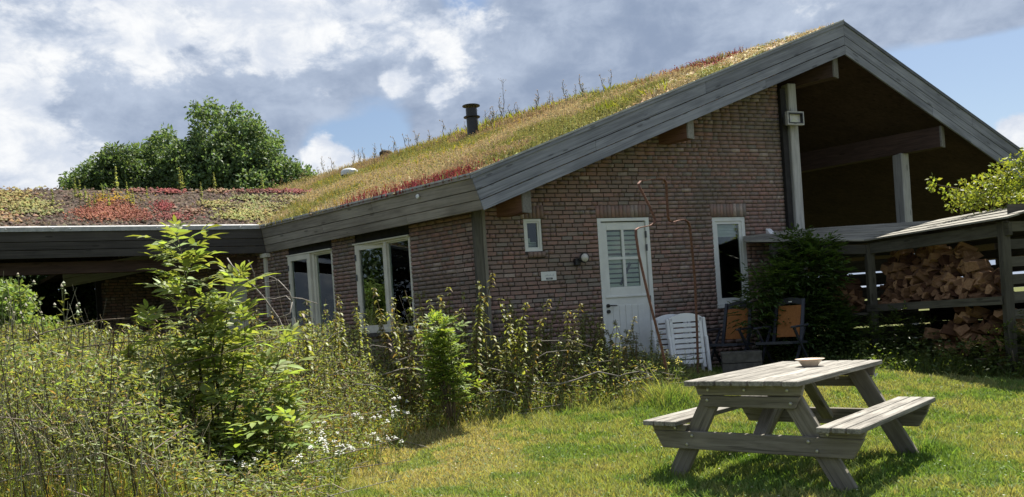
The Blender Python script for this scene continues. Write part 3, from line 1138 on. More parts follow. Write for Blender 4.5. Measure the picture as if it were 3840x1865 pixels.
slab('roof_edge_trim', [C2 + w3 * 8 - UP * .05 - n3 * .02, C2 + w3 * .02 - UP * .045 - n3 * .02, C2 + w3 * .02 + UP * .022 - n3 * .02, C2 + w3 * 8 + UP * .022 - n3 * .02], n3 * .09 + UP * .03, M_trim, house)
for k in (.35, 1.7, 3.0, 3.25, 3.9, 4.6):
    mb = MB()
    mb.lathe([(.0, .006), (.016, .004), (.018, 0)], (0, 0, 0), 8)
    mb.build('trim_screw', M_bolt, house, Matrix.Translation(C2 + w3 * k - n3 * .022 - UP * .01) @ Matrix.Rotation(R(90), 4, 'X'), local=True)
# pale round knob on the eave board
MB().lathe([(.0, .02), (.03, .012), (.034, 0)], (0, 0, 0), 12).build('eave_knob', M_plastic, house, Matrix.Translation(C1 + ev * 1.1 - UP * .12 - nv_ * .02 + nv_ * .03) @ (-nv_).to_track_quat('Z', 'Y').to_matrix().to_4x4(), local=True)


# ---- purlins poking through the gable
def purlin(s_end, z_bot, hgt, wid, back, m_, o_end=.42):
    e0 = G(s_end, z_bot + hgt / 2, o_end)
    b0 = e0 + ev * back
    plank('purlin', e0 + ev * .02, b0, UP, hgt, wid, m_, house)
    plank('purlin_end', e0 - ev * .004, e0 + ev * .02, UP, hgt + .004, wid + .004, M_beamend, house)


purlin(-1.36, 2.72, .3, .17, 1.2, M_beam)
purlin(1.36, 3.79, .30, .17, 1.2, M_beam)
purlin(4.19, 4.83, .33, .18, 7.5, M_ceil)
purlin(6.42, 3.73, .35, .2, 7.5, M_ceil)

# ---- open barn under the right half of the gable
plank('door_post', G(3.40, .2, -.02), G(3.40, 4.72, -.02), d1, .10, .16, M_dark, house)
plank('post', G(3.555, .2, .02), G(3.555, 4.80, .02), d1, .165, .17, M_post, house, .01)
plank('post', G(6.10, .2, -.2), G(6.10, 3.735, -.2), d1, .18, .2, M_post, house, .01)
# back wall of brown boards, open below
bw2 = lambda s, z, o: G(s, z, o)
OB = -6.5
for i in range(30):
    s = 3.2 + i * .38
    kk = (G(s, 0, OB) - PK).dot(Vector((-ev.y, ev.x, 0)) if ev.x * 0 == 0 else nv_)
    hh = (G(s, 0, OB) - C1).dot(nv_)
    ztop = C1.z + SL * hh if hh < HR else PK.z - (hh - HR) * .5264 / d1.dot(nv_)
    if ztop - .25 > 2.4:
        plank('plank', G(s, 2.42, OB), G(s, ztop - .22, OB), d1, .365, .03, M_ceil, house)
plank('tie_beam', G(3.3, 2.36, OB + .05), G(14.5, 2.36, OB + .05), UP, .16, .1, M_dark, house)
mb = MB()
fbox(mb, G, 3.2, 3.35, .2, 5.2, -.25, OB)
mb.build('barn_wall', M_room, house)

# ---- things on the roof that belong to the house
mb = MB()
pb_ = RM(4.54, 4.65)
mb.lathe([(.0, -.2), (.12, -.2), (.12, .40), (.178, .415), (.178, .43), (.12, .445), (.122, .60), (.0, .60)], tuple(pb_), 20)
ch_ = mb.build('flue_pipe', M_black, house, smooth=False)
mb = MB()
mb.lathe([(.0, .70), (.10, .69), (.19, .668), (.19, .655), (.0, .66)], tuple(pb_), 20)
mb.build('flue_cap', M_black, ch_)
mb = MB()
for i in range(4):
    a_ = i * math.pi / 2 + .4
    q_ = pb_ + Vector((.095 * math.cos(a_), .095 * math.sin(a_), 0))
    mb.tube([q_ + UP * .59, q_ + UP * .665], .009, 5)
mb.build('cap_strut', M_black, ch_)
mb = MB()
pd = RM(8.18, 4.05)
mb.lathe([(.21, 0), (.21, .07), (.2, .11), (.15, .15), (.08, .17), (.0, .175)], tuple(pd), 24)
mb.build('skylight_dome', M_dome, house, smooth=True)
mb = MB()
pd = RM(8.88, 5.75)
mb.lathe([(.17, 0), (.17, .14), (.12, .18), (.0, .2)], tuple(pd), 20)
mb.build('roof_vent', M_dark, house)

# ---- far wing seen below the low roof
wing = thing('brick_wing', 'far brick outbuilding with a grey sloping gable board behind the low roof', 'outbuilding', (-8.6, 17.0, .33))
DW = Vector((math.cos(R(37)), math.sin(R(37)), 0))
NW = Vector((DW.y, -DW.x, 0))
WG = lambda s, z, o=0.0: Vector((-8.6, 17.0, 0)) + DW * s + NW * o + UP * z
wzt = lambda s: 2.66 + .19 * s
mb = MB()
mb.hexa([WG(0, .1, -.01), WG(5, .1, -.01), WG(5, wzt(5), -.01), WG(0, wzt(0), -.01), WG(0, .1, -.2), WG(5, .1, -.2), WG(5, wzt(5), -.2), WG(0, wzt(0), -.2)])
mb.build('wall', M_mortar, wing)
BRs = BR_BIG
BR_BIG = []
lay(WG, .02, 4.9, .35, lambda s: wzt(s), [], 9)
Vb, Cb, Ib, rnds, nvb = [], [], [], [], 0
inv_w = WM[wing.name].inverted()
for fr, s0, s1, z0, z1, pr in BR_BIG:
    p = [fr(s0, z0, pr), fr(s1, z0, pr), fr(s1, z1, pr), fr(s0, z1, pr), fr(s0, z0, -.05), fr(s1, z0, -.05), fr(s1, z1, -.05), fr(s0, z1, -.05)]
    Vb += [tuple(inv_w @ x) for x in p]
    for f_ in ((0, 1, 2, 3), (0, 4, 5, 1), (1, 5, 6, 2), (2, 6, 7, 3), (3, 7, 4, 0)):
        Ib += [i + nvb for i in f_]
        Cb.append(4)
    rnds += [random.random()] * 5
    nvb += 8
o_ = np_mesh('brickwork', Vb, Cb, Ib, None, M_brick, wing, None, 'stuff')
at = o_.data.attributes.new('rnd', 'FLOAT', 'FACE')
at.data.foreach_set('value', np.array(rnds, np.float32))
for a_, b_ in ((0, .17), (.178, .36)):
    slab('fascia_board', [WG(-.75, wzt(-.75) + a_ - .02, .5), WG(5, wzt(5) + a_ - .02, .5), WG(5, wzt(5) + b_ - .02, .5), WG(-.75, wzt(-.75) + b_ - .02, .5)], NW * -.03, M_post, wing)
rw = [WG(-.75, wzt(-.75) + .3, .46), WG(5, wzt(5) + .3, .46), WG(5, wzt(5) + .3, -4), WG(-.75, wzt(-.75) + .3, -4)]
MB().hexa(rw + [p + UP * .08 for p in rw]).build('roof', M_soil, wing)
plank('corner_post', WG(-.05, .1, .05), WG(-.05, 2.65, .05), DW, .1, .1, M_dark, wing)

# ------------------------------------------------------------------ fittings on the house walls
# white sign
t_ = thing('wall_sign', 'small white sign with a black strip on the brick wall left of the door', 'sign', G(-.93, 1.79, .0))
wmS = frame(G(-1.05, 1.792, .012), G(-.81, 1.792, .012), UP)
MB().hexa([G(-1.05, 1.792, .02), G(-.812, 1.792, .02), G(-.812, 1.92, .02), G(-1.05, 1.92, .02), G(-1.05, 1.792, .006), G(-.812, 1.792, .006), G(-.812, 1.92, .006), G(-1.05, 1.92, .006)]).build('board', M_white, t_)
fbox(MB(), G, -.975, -.875, 1.806, 1.83, .024, .02).build('black_strip', M_black, t_)
mb = MB()
for i in range(9):   # faint worn lettering strokes
    fbox(mb, G, -.99 + i * .016, -.981 + i * .016, 1.852, 1.868 + .006 * (i % 3), .0215, .02)
mb.build('worn_lettering', plain('worn_ink', (.46, .48, .50), .6), t_)
mb = MB()
for i in range(5):
    fbox(mb, G, -.955 + i * .013, -.948 + i * .013, 1.814, 1.822, .0255, .024)
mb.build('strip_print', M_plastic, t_)
# round lamp
t_ = thing('wall_lamp', 'round glass lamp on a black bracket on the brick wall beside the door', 'wall lamp', G(-.43, 2.08, .0))
LB = G(-.40, 2.09, .13)
mb = MB()
rot_n = n1.to_track_quat('Z', 'Y').to_matrix().to_4x4()
mb.lathe([(.0, .05), (.035, .045), (.062, .02), (.068, -.01), (.06, -.05), (.03, -.07), (.0, -.075)], (0, 0, 0), 16)
mb.build('lamp_globe', M_mil, t_, Matrix.Translation(LB) @ rot_n, smooth=True, local=True)
mb = MB()
mb.lathe([(.062, .025), (.074, .02), (.074, -.015), (.06, -.02)], (0, 0, 0), 16)
mb.build('lamp_ring', M_black, t_, Matrix.Translation(LB) @ rot_n, local=True)
mb = MB()
fbox(mb, G, -.52, -.44, 1.99, 2.09, .09, .0)
mb.bar(G(-.46, 2.03, .07), G(-.40, 2.06, .1), UP, .03, .03)
mb.build('bracket', M_black, t_, bevel=.008)
# floodlight on the post
t_ = thing('floodlight', 'square floodlight with a yellowish reflector on the grey post right of the gable', 'floodlight', G(3.45, 4.1, .15))
fl = lambda s, z, o: G(s, z, o)
mb = MB()
ring(mb, fl, 3.30, 3.625, 4.085, 4.30, .022, .26, .20)
mb.build('frame', M_post, t_)
mb = MB()
ring(mb, fl, 3.322, 3.603, 4.107, 4.278, .016, .265, .21)
mb.build('gasket', M_black, t_)
mb = MB()
fbox(mb, fl, 3.322, 3.603, 4.107, 4.278, .205, .12)
mb.build('housing', M_trimd, t_, bevel=.01)
mb = MB()
mb.add([fl(3.36, 4.125, .225), fl(3.565, 4.125, .225), fl(3.46, 4.21, .212), fl(3.46, 4.125, .212)], [(0, 1, 2), (0, 2, 3), (1, 3, 2)])
mb.build('reflector', M_reflector, t_)
fbox(MB(), fl, 3.34, 3.585, 4.115, 4.128, .235, .21).build('lamp_tube', M_plastic, t_)
fbox(MB(), fl, 3.338, 3.587, 4.123, 4.262, .212, .206).build('glass', M_mil, t_)
fbox(MB(), fl, 3.45, 3.50, 4.12, 4.26, .12, .10).build('bracket', M_dark, t_)
# white lamp box above the shed roof
t_ = thing('white_wall_box', 'small white wedge lamp on the brick wall above the shed roof', 'wall lamp', G(2.98, 2.36, 0))
mb = MB()
mb.hexa([G(2.93, 2.32, .0), G(3.03, 2.32, .0), G(3.03, 2.46, .0), G(2.93, 2.46, .0), G(2.93, 2.32, .16), G(3.03, 2.32, .16), G(3.03, 2.44, .03), G(2.93, 2.44, .03)])
mb.build('housing', M_plastic, t_, bevel=.006)
fbox(MB(), G, 2.92, 3.04, 2.30, 2.318, .17, .0).build('base', M_trim, t_)

# ------------------------------------------------------------------ wavy rusted garden arch
AU = (Vector((2.51, 11.14, 0)) - Vector((1.91, 10.01, 0)))
arch_p = lambda u_, z_: Vector((1.91, 10.01, 0)) + AU * u_ + UP * z_


def at_px(x, y, u_):
    """photo pixel on the upright plane of the arch legs: used only to read heights"""
    p = arch_p(u_, 0)
    v = ray(x, y)
    k = p.y / v.y
    return Vector((v.x * k, p.y, H_CAM + v.z * k))


t_ = thing('garden_arch', 'tall wavy arch of rusted flat bar rising out of the grass by the door', 'garden arch', (1.91, 10.01, .2))
ptsA = [(2519, 1468, 0), (2500, 1390, .0), (2480, 1300, .02), (2432, 1115, .06), (2396, 958, .1), (2385, 885, .12), (2384, 862, .14), (2395, 855, .16), (2440, 846, .22), (2454, 836, .24), (2456, 822, .25), (2436, 775, .26), (2400, 706, .28), (2394, 690, .3), (2402, 680, .33), (2440, 674, .4), (2474, 671, .44)]
ptsB = [(2474, 671, .44), (2490, 673, .47), (2498, 688, .49), (2501, 740, .52), (2505, 812, .55), (2510, 828, .57), (2522, 834, .6), (2548, 827, .68), (2566, 824, .73), (2580, 833, .77), (2587, 852, .8), (2597, 950, .86), (2606, 1048, .92), (2614, 1250, .98), (2619, 1420, 1.0)]


def strip(pts, width, th, m_, nm):
    P = [at_px(*p) for p in pts]
    mb_ = MB()
    cross = Vector((AU.y, -AU.x, 0)).normalized()
    vs_ = []
    for i, p in enumerate(P):
        d = (P[min(i + 1, len(P) - 1)] - P[max(i - 1, 0)]).normalized()
        nn = d.cross(cross).normalized()
        for a_, b_ in ((-1, -1), (1, -1), (1, 1), (-1, 1)):
            vs_.append(p + cross * width / 2 * a_ + nn * th / 2 * b_)
    fs_ = []
    for i in range(len(P) - 1):
        for j in range(4):
            k = (j + 1) % 4
            fs_.append((i * 4 + j, i * 4 + k, i * 4 + 4 + k, i * 4 + 4 + j))
    fs_ += [(3, 2, 1, 0), tuple(len(P) * 4 - 4 + j for j in range(4))]
    mb_.add(vs_, fs_)
    return mb_.build(nm, m_, t_)


strip(ptsA, .031, .012, M_rust, 'wavy_bar')
strip(ptsB, .031, .012, M_rust, 'wavy_bar')

# ------------------------------------------------------------------ picnic table
TB_LOC = (2.10, 6.21, 0)
TB_ROT = -.727       # local Y runs along the planks, local X across
pt_ = thing('picnic_table', 'weathered grey wooden picnic table with attached benches on the lawn', 'picnic table', TB_LOC, TB_ROT)
TW = WM[pt_.name]
T = lambda x, y, z: TW @ Vector((x, y, z))
dX, dY = TW.to_3x3() @ Vector((1, 0, 0)), TW.to_3x3() @ Vector((0, 1, 0))
Lh, Wt, Htop, Bo, bwid, Hb, Sf, Df = .867, .855, .736, .80, .287, .437, .637, .178
npl = 7
pw = Wt / npl
for i in range(npl):
    x = -Wt / 2 + pw * (i + .5)
    j = random.uniform(-.008, .008)
    plank('table_plank', T(x, -Lh + j, Htop - .018 + random.uniform(-.002, .002)), T(x, Lh + j, Htop - .018), UP, 0.036, pw - .016, M_table, pt_, .004)
for sd in (-1, 1):
    for i in range(3):
        x = sd * (Bo - bwid + bwid / 3 * (i + .5))
        plank('bench_plank', T(x, -Lh + random.uniform(-.006, .006), Hb - .018), T(x, Lh, Hb - .018), UP, .036, bwid / 3 - .013, M_table, pt_, .004)


def trap(name, y0, y1, z0, z1, xb, xt, m_=None):
    """cross board with sloping ends, lying across the table"""
    mb_ = MB()
    mb_.hexa([T(-xb, y0, z0), T(xb, y0, z0), T(xt, y0, z1), T(-xt, y0, z1), T(-xb, y1, z0), T(xb, y1, z0), T(xt, y1, z1), T(-xt, y1, z1)])
    wm_ = frame(T(-xb, y0, z0), T(xb, y0, z0), UP)
    return mb_.build(name, m_ or M_tableleg, pt_, wm_, bevel=.004)


bolt_me = None


def bolt(x, y, z, par):
    global bolt_me
    if bolt_me is None:
        b_ = MB()
        b_.lathe([(.0, .009), (.010, .007), (.013, 0)], (0, 0, 0), 8)
        ob = b_.build('bolt', M_bolt, pt_, Matrix.Translation(T(x, y, z)) @ (-dY).to_track_quat('Z', 'Y').to_matrix().to_4x4(), local=True)
        bolt_me = ob.data
        return
    ob = bpy.data.objects.new('bolt', bolt_me)
    link(ob, pt_, Matrix.Translation(T(x, y, z)) @ (-dY).to_track_quat('Z', 'Y').to_matrix().to_4x4())


for sg in (-1, 1):
    yo = sg * (Lh - Df)              # plane of the legs
    o = .024 * sg
    # table cleats: two boards on edge, the lower shorter
    trap('cleat', yo + o * 2.3, yo + o * .9, Htop - .115, Htop - .038, .385, .405)
    trap('cleat', yo + o * 2.3, yo + o * .9, Htop - .20, Htop - .12, .335, .375)
    for sd in (-1, 1):
        # leg: from foot to under the top
        a_, b_ = T(sd * Sf, yo, -.01), T(sd * .245, yo, Htop - .04)
        dvec = (b_ - a_).normalized()
        plank('leg', a_, b_, dX, .135, .045, M_tableleg, pt_, .004)
    trap('bench_bearer', yo + o * 2.8, yo + o * .95, Hb - .215, Hb - .085, .70, .775)
    for sd in (-1, 1):
        x0, x1 = sd * .50, sd * .79
        mb = MB()
        mb.hexa([T(x0, yo + o * 2.8 + sg * .0, Hb - .083), T(x1 - sd * .02, yo + o * 2.8, Hb - .083), T(x1, yo + o * 2.8, Hb - .037), T(x0 - sd * .02, yo + o * 2.8, Hb - .037),
                 T(x0, yo + o * 1.0, Hb - .083), T(x1 - sd * .02, yo + o * 1.0, Hb - .083), T(x1, yo + o * 1.0, Hb - .037), T(x0 - sd * .02, yo + o * 1.0, Hb - .037)])
        mb.build('bench_cleat', M_tableleg, pt_, frame(T(x0, yo, Hb), T(x1, yo, Hb), UP), bevel=.003)
    # brace from the bearer up to the middle of the top
    plank('brace', T(.02, yo - sg * .02, Hb - .15), T(.02, sg * .18, Htop - .04), dX, .09, .045, M_tableleg, pt_, .003)
    yb = yo + o * 2.8 + sg * .001
    if sg < 0:
        for x, z in ((-.30, Htop - .075), (-.02, Htop - .075), (.29, Htop - .075), (-.31, Htop - .15), (.31, Htop - .165)):
            bolt(x, yo + o * 2.3 - .001, z, pt_)
        for x, z in ((-.445, Hb - .115), (-.49, Hb - .18), (.42, Hb - .115), (.475, Hb - .175), (-.58, Hb - .06), (.55, Hb - .06)):
            bolt(x, yb - .002, z, pt_)
plank('centre_batten', T(-.36, 0, Htop - .055), T(.36, 0, Htop - .055), UP, .034, .07, M_tableleg, pt_)
# hook under the far end
MB().tube([T(.37, Lh - .1, Htop - .05), T(.385, Lh - .1, Htop - .13), T(.40, Lh - .1, Htop - .1)], .006).build('hook', M_plastic, pt_)
# bowl on it
bl_ = thing('bowl', 'shallow earthenware bowl standing on the picnic table', 'bowl', T(.045, .30, Htop))
mb = MB()
mb.lathe([(.0, .0), (.055, .0), (.058, .004), (.085, .04), (.092, .05)], (0, 0, 0), 28)
mb.build('bowl_body', M_bowl, bl_, local=True, wm=WM[bl_.name], smooth=True)
mb = MB()
mb.lathe([(.092, .05), (.112, .056), (.112, .059), (.09, .055), (.075, .036), (.0, .028)], (0, 0, 0), 28)
mb.build('bowl_rim', M_bowl, bl_, local=True, wm=WM[bl_.name], smooth=True)
mb = MB()
mb.lathe([(.08, .045), (.05, .056), (.0, .05)], (0, 0, 0), 20)
mb.build('bowl_contents', M_bowlin, bl_, local=True, wm=WM[bl_.name], smooth=True)

# ------------------------------------------------------------------ white folded chairs, leaning upright
def white_chair(loc, rotz, label):
    c_ = thing('white_folding_chair', label, 'garden chair', loc, rotz, 'white plastic chairs folded by the door')
    W_ = WM[c_.name]
    Q = lambda x, y, z: W_ @ Vector((x, y, z))
    # local x across, y depth (front = -y), z up; folded nearly flat, tilted back
    tl = lambda x, y, z: Q(x, y + z * .10, z)
    for sd in (-1, 1):
        mb_ = MB()
        mb_.hexa([tl(sd * .20, -.03, .08), tl(sd * .25, -.03, .08), tl(sd * .25, -.03, .80), tl(sd * .20, -.03, .80), tl(sd * .20, .01, .08), tl(sd * .25, .01, .08), tl(sd * .25, .01, .80), tl(sd * .20, .01, .80)])
        mb_.build('back_side', M_plastic, c_, bevel=.008)
        mb_ = MB()
        mb_.hexa([tl(sd * .262, -.08, .0), tl(sd * .30, -.08, .0), tl(sd * .30, -.07, .52), tl(sd * .262, -.07, .52), tl(sd * .262, -.02, .0), tl(sd * .30, -.02, .0), tl(sd * .30, -.0, .52), tl(sd * .262, -.0, .52)])
        mb_.build('leg', M_plastic, c_, bevel=.008)
        mb_ = MB()
        mb_.hexa([tl(sd * .255, -.05, .50), tl(sd * .305, -.05, .50), tl(sd * .30, -.05, .79), tl(sd * .262, -.05, .79), tl(sd * .255, .02, .50), tl(sd * .305, .02, .50), tl(sd * .30, .02, .79), tl(sd * .262, .02, .79)])
        mb_.build('armrest', M_plastic, c_, bevel=.012)
        mb_ = MB()
        mb_.hexa([tl(sd * .205, .02, .0), tl(sd * .24, .02, .0), tl(sd * .24, .03, .6), tl(sd * .205, .03, .6), tl(sd * .205, .06, .0), tl(sd * .24, .06, .0), tl(sd * .24, .06, .6), tl(sd * .205, .06, .6)])
        mb_.build('rear_leg', M_plastic, c_, bevel=.006)
    for i in range(8):
        z0 = .14 + i * .075
        mb_ = MB()
        mb_.hexa([tl(-.199, -.025, z0), tl(.199, -.025, z0), tl(.199, -.025, z0 + .054), tl(-.199, -.025, z0 + .054), tl(-.199, -.005, z0), tl(.199, -.005, z0), tl(.199, -.005, z0 + .054), tl(-.199, -.005, z0 + .054)])
        mb_.build('slat', M_plastic, c_, bevel=.004)
    # arched head piece
    vs_, n_ = [], 10
    for o_ in (-.03, .008):
        for i in range(n_ + 1):
            x = -.25 + .5 * i / n_
            vs_.append(tl(x, o_, .74))
        for i in range(n_ + 1):
            x = -.25 + .5 * i / n_
            vs_.append(tl(x, o_, .80 + .062 * (1 - (x / .25) ** 2)))
    k = n_ + 1
    fs_ = []
    for i in range(n_):
        fs_ += [(i, i + 1, k + i + 1, k + i), (2 * k + i + 1, 2 * k + i, 3 * k + i, 3 * k + i + 1), (k + i, k + i + 1, 3 * k + i + 1, 3 * k + i), (i + 1, i, 2 * k + i, 2 * k + i + 1)]
    fs_ += [(0, k, 3 * k, 2 * k), (k - 1, 3 * k - 1, 4 * k - 1, 2 * k - 1)]
    MB().add(vs_, fs_).build('head_piece', M_plastic, c_)
    return c_


white_chair((2.47, 11.42, tz(2.47, 11.42)), R(14), 'front white plastic chair folded upright beside the brick wall')
white_chair((2.30, 11.62, tz(2.3, 11.62)), R(14), 'rear white plastic chair folded behind the front white one')


# ------------------------------------------------------------------ orange recliners
def recliner(loc, rotz, label):
    c_ = thing('recliner_chair', label, 'garden chair', loc, rotz, 'orange and dark blue recliner chairs under the shrub')
    W_ = WM[c_.name]
    Q = lambda x, y, z: W_ @ Vector((x, y, z))   # front = -y
    bt = lambda x, z, o=0.0: Q(x, .20 + (z - .42) * .32 + o, z)
    for sd in (-1, 1):
        MB().bar(bt(sd * .215, .36), bt(sd * .205, 1.02), W_.to_3x3() @ Vector((0, 1, 0)), .03, .045).build('back_rail', M_navy, c_)
        MB().bar(Q(sd * .26, -.30, .40), Q(sd * .265, .24, .38), UP, .035, .04).build('seat_rail', M_navy, c_)
        MB().bar(Q(sd * .285, -.28, .62), Q(sd * .285, .27, .63), UP, .03, .055).build('armrest', M_navy, c_, bevel=.008)
        MB().bar(Q(sd * .285, -.22, .61), Q(sd * .285, .30, .0), (0, 0, 1), .04, .025).build('leg', M_navy, c_)
        MB().bar(Q(sd * .265, .22, .60), Q(sd * .265, -.26, .0), (0, 0, 1), .04, .025).build('leg', M_navy, c_)
    # head bar, arched
    P = [bt(-.21 + .42 * i / 8, 1.0 + .05 * (1 - ((i - 4) / 4) ** 2)) for i in range(9)]
    mb_ = MB()
    for a_, b_ in zip(P, P[1:]):
        mb_.hexa([a_ - UP * .09, b_ - UP * .09, b_, a_, a_ - UP * .09 + W_.to_3x3() @ Vector((0, .03, 0)), b_ - UP * .09 + W_.to_3x3() @ Vector((0, .03, 0)), b_ + W_.to_3x3() @ Vector((0, .03, 0)), a_ + W_.to_3x3() @ Vector((0, .03, 0))])
    mb_.build('head_bar', M_navy, c_)
    MB().bar(bt(-.02, .985, -.01), bt(.03, .985, -.01), UP, .015, .01).build('badge', M_plastic, c_)
    # sling back and seat, slightly hollow
    vs_, fs_ = [], []
    for j in range(7):
        z = .46 + j * .078
        for i in range(5):
            x = -.175 + .35 * i / 4
            vs_.append(bt(x, z, .02 * (1 - (x / .175) ** 2)))
    for j in range(6):
        for i in range(4):
            fs_.append((j * 5 + i, j * 5 + i + 1, j * 5 + i + 6, j * 5 + i + 5))
    o_ = MB().add(vs_, fs_).build('back_sling', M_orange, c_)
    so = o_.modifiers.new('thick', 'SOLIDIFY')
    so.thickness = .006
    MB().bar(Q(0, -.30, .395), Q(0, .22, .375), UP, .012, .47).build('seat_sling', M_orange, c_)
    MB().bar(Q(-.27, -.30, .40), Q(.27, -.30, .40), UP, .04, .03).build('front_bar', M_navy, c_)
    MB().bar(Q(-.27, .255, .09), Q(.27, .255, .09), UP, .03, .03).build('foot_bar', M_navy, c_)
    return c_


recliner((3.70, 11.15, tz(3.8, 11.15)), R(-42), 'right orange recliner chair with its whole back showing')
recliner((3.10, 11.62, tz(3.3, 11.7)), R(-42), 'left orange recliner chair half hidden by the dark shrub')
for o_ in [q for q in COL.objects if q.name.startswith('recliner_chair')]:
    o_.scale = (.93, .93, .93)
t_ = thing('wooden_block', 'low grey wooden crate in the shade behind the picnic table', 'crate', (3.12, 11.15, tz(3.1, 11.1)), R(-12))
W_ = WM[t_.name]
for k, (z, wz) in enumerate(((.07, .12), (.20, .12))):
    for sd in (-1, 1):
        plank('crate_board', W_ @ Vector((-.26, sd * .17, z)), W_ @ Vector((.26, sd * .17, z)), UP, wz, .025, M_stone, t_)
        plank('crate_board', W_ @ Vector((sd * .248, -.155, z)), W_ @ Vector((sd * .248, .155, z)), UP, wz, .025, M_stone, t_)
for i in range(4):
    plank('crate_board', W_ @ Vector((-.27, -.13 + i * .088, .272)), W_ @ Vector((.27, -.13 + i * .088, .272)), UP, .02, .08, M_stone, t_)

# ------------------------------------------------------------------ wood shed
SL0, SB, SR = Vector((4.0, 12.35, 0)), Vector((5.36, 12.0, 0)), Vector((6.05, 9.85, 0))
SBb, SRb, SL0b = Vector((6.7, 12.75, 0)), Vector((7.3, 10.25, 0)), Vector((4.2, 13.35, 0))
shed = thing('wood_shed', 'open grey wooden firewood shed with a boarded lean-to roof in front of the barn', 'wood shed', (SB.x, SB.y, .33))
zF, zB = 2.10, 2.38
zL = 2.24
# posts
plank('post', SB + UP * .1, SB + UP * 2.02, (1, 0, 0), .11, .11, M_shed, shed, .006)
plank('post', SR + UP * .0, SR + UP * 2.06, (1, 0, 0), .10, .10, M_shed, shed, .006)
plank('post', SL0 + UP * .2 + Vector((.05, -.02, 0)), SL0 + UP * 2.15 + Vector((.05, -.02, 0)), (1, 0, 0), .1, .1, M_shed, shed, .006)
for p in (SBb, SRb, (SBb + SRb) / 2, SL0b + Vector((1.2, -.25, 0))):
    plank('post', p + UP * .1, p + UP * 2.34, (1, 0, 0), .1, .1, M_shed, shed)
# head beams
plank('head_beam', SB + UP * 1.96, SR + UP * 1.96 + (SR - SB).normalized() * .1, UP, .16, .06, M_shed, shed, .005)
plank('head_beam', SL0 + UP * 2.06, SB + UP * 1.95, UP, .14, .06, M_shed, shed, .005)
# roof boards, running along each leg of the roof
nb = 7
for i in range(nb):
    f0, f1 = i / nb, (i + 1) / nb - .012
    dfw = Vector((-.12, -.06, 0))
    for (a0, a1, b0, b1, za0, za1, zb0, zb1) in ((SB + dfw * .7, SBb, SR + Vector((-.1, -.25, 0)), SRb + Vector((.05, -.25, 0)), zF, zB, zF, zB), (SL0 + Vector((-.35, .1, 0)), SL0b + Vector((-.3, 0, 0)), SB + dfw * .7, SBb, zL, zB + .06, zF, zB)):
        q0, q1 = a0.lerp(a1, f0), a0.lerp(a1, f1)
        p0, p1 = b0.lerp(b1, f0), b0.lerp(b1, f1)
        j = random.uniform(-.006, .006)
        c_ = [q0 + UP * (za0 + (za1 - za0) * f0 + j), p0 + UP * (zb0 + (zb1 - zb0) * f0 + j), p1 + UP * (zb0 + (zb1 - zb0) * f1 + j), q1 + UP * (za0 + (za1 - za0) * f1 + j)]
        slab('roof_board', c_, UP * -.022, M_shedroof, shed)
# slatted back and right end
zs = .45
k = 0
while zs < 2.2:
    a_, b_ = SBb + UP * zs, SRb + UP * zs
    plank('back_slat', a_ + Vector((-.06, 0, 0)), b_ + Vector((-.06, -.1, 0)), UP, .125, .02, M_shed, shed)
    plank('back_slat', SL0b + Vector((.9, -.3, 0)) + UP * zs, SBb + Vector((-.08, 0, 0)) + UP * zs, UP, .19 if zs < 1.8 else .13, .02, M_shed, shed)
    plank('end_slat', SR + Vector((.1, .05, 0)) + UP * (zs + .04), SRb + UP * (zs + .04), UP, .12, .02, M_shed, shed)
    zs += .215
    k += 1
for i in range(8):  # solid dark boards added to make the space under the shelf dark
    z = .12 + i * .125
    plank('shade_backing', SBb + UP * z + Vector((-.1, .02, 0)), SRb + UP * z + Vector((-.1, -.1, 0)), UP, .121, .018, M_dark, shed)
# shelf
for i in range(5):
    f0 = (i + .5) / 5
    a_, b_ = SB.lerp(SBb, f0), SR.lerp(SRb, f0)
    plank('shelf_board', a_ + UP * 1.07, b_ + UP * 1.07, UP, .03, .24, M_shed, shed)
plank('shelf_edge', SB + UP * 1.08 - Vector((.08, .0, 0)), SR + UP * 1.10 - Vector((.08, 0, 0)), UP, .10, .035, M_shed, shed)
for i in range(3):
    f0 = (i + .5) / 3
    plank('shelf_board', SL0.lerp(SL0b, f0 * .8) + UP * 1.0, SB.lerp(SBb, f0 * .8) + UP * 1.0, UP, .03, .28, M_shed, shed)

# split logs: eight shapes, each log an object
log_me = []
for k in range(10):
    rd = random.Random(100 + k)
    ln, r_ = rd.uniform(.26, .36), rd.uniform(.065, .125)
    nn = rd.choice((3, 4, 4, 4, 5))
    flat = rd.choice((1, 1, .55))
    a0 = rd.uniform(0, 6)
    prof = []
    for i in range(nn):
        a_ = a0 + 2 * math.pi * (i + rd.uniform(-.22, .22)) / nn
        q = r_ * rd.uniform(.75, 1.15)
        prof.append((math.cos(a_) * q, math.sin(a_) * q * rd.uniform(.75, 1.0) * flat))
    vs_ = [(-ln / 2 + rd.uniform(-.01, .01), p[0], p[1]) for p in prof] + [(ln / 2 + rd.uniform(-.01, .01), p[0] * .95, p[1] * .95) for p in prof]
    fs_ = [tuple(range(nn - 1, -1, -1)), tuple(range(nn, 2 * nn))] + [(i, (i + 1) % nn, nn + (i + 1) % nn, nn + i) for i in range(nn)]
    me = bpy.data.meshes.new('firewood_log')
    me.from_pydata(vs_, [], fs_)
    me.materials.append(M_log)
    me.update()
    log_me.append(me)
GRP = {'top': ('split firewood log heaped on the shed shelf', 'split logs heaped on the shed shelf'),
       'low': ('split firewood log lying under the shed shelf', 'split logs lying under the shed shelf'),
       'left': ('split firewood stick in the dim left bay of the shed', 'split firewood in the dim left bay')}


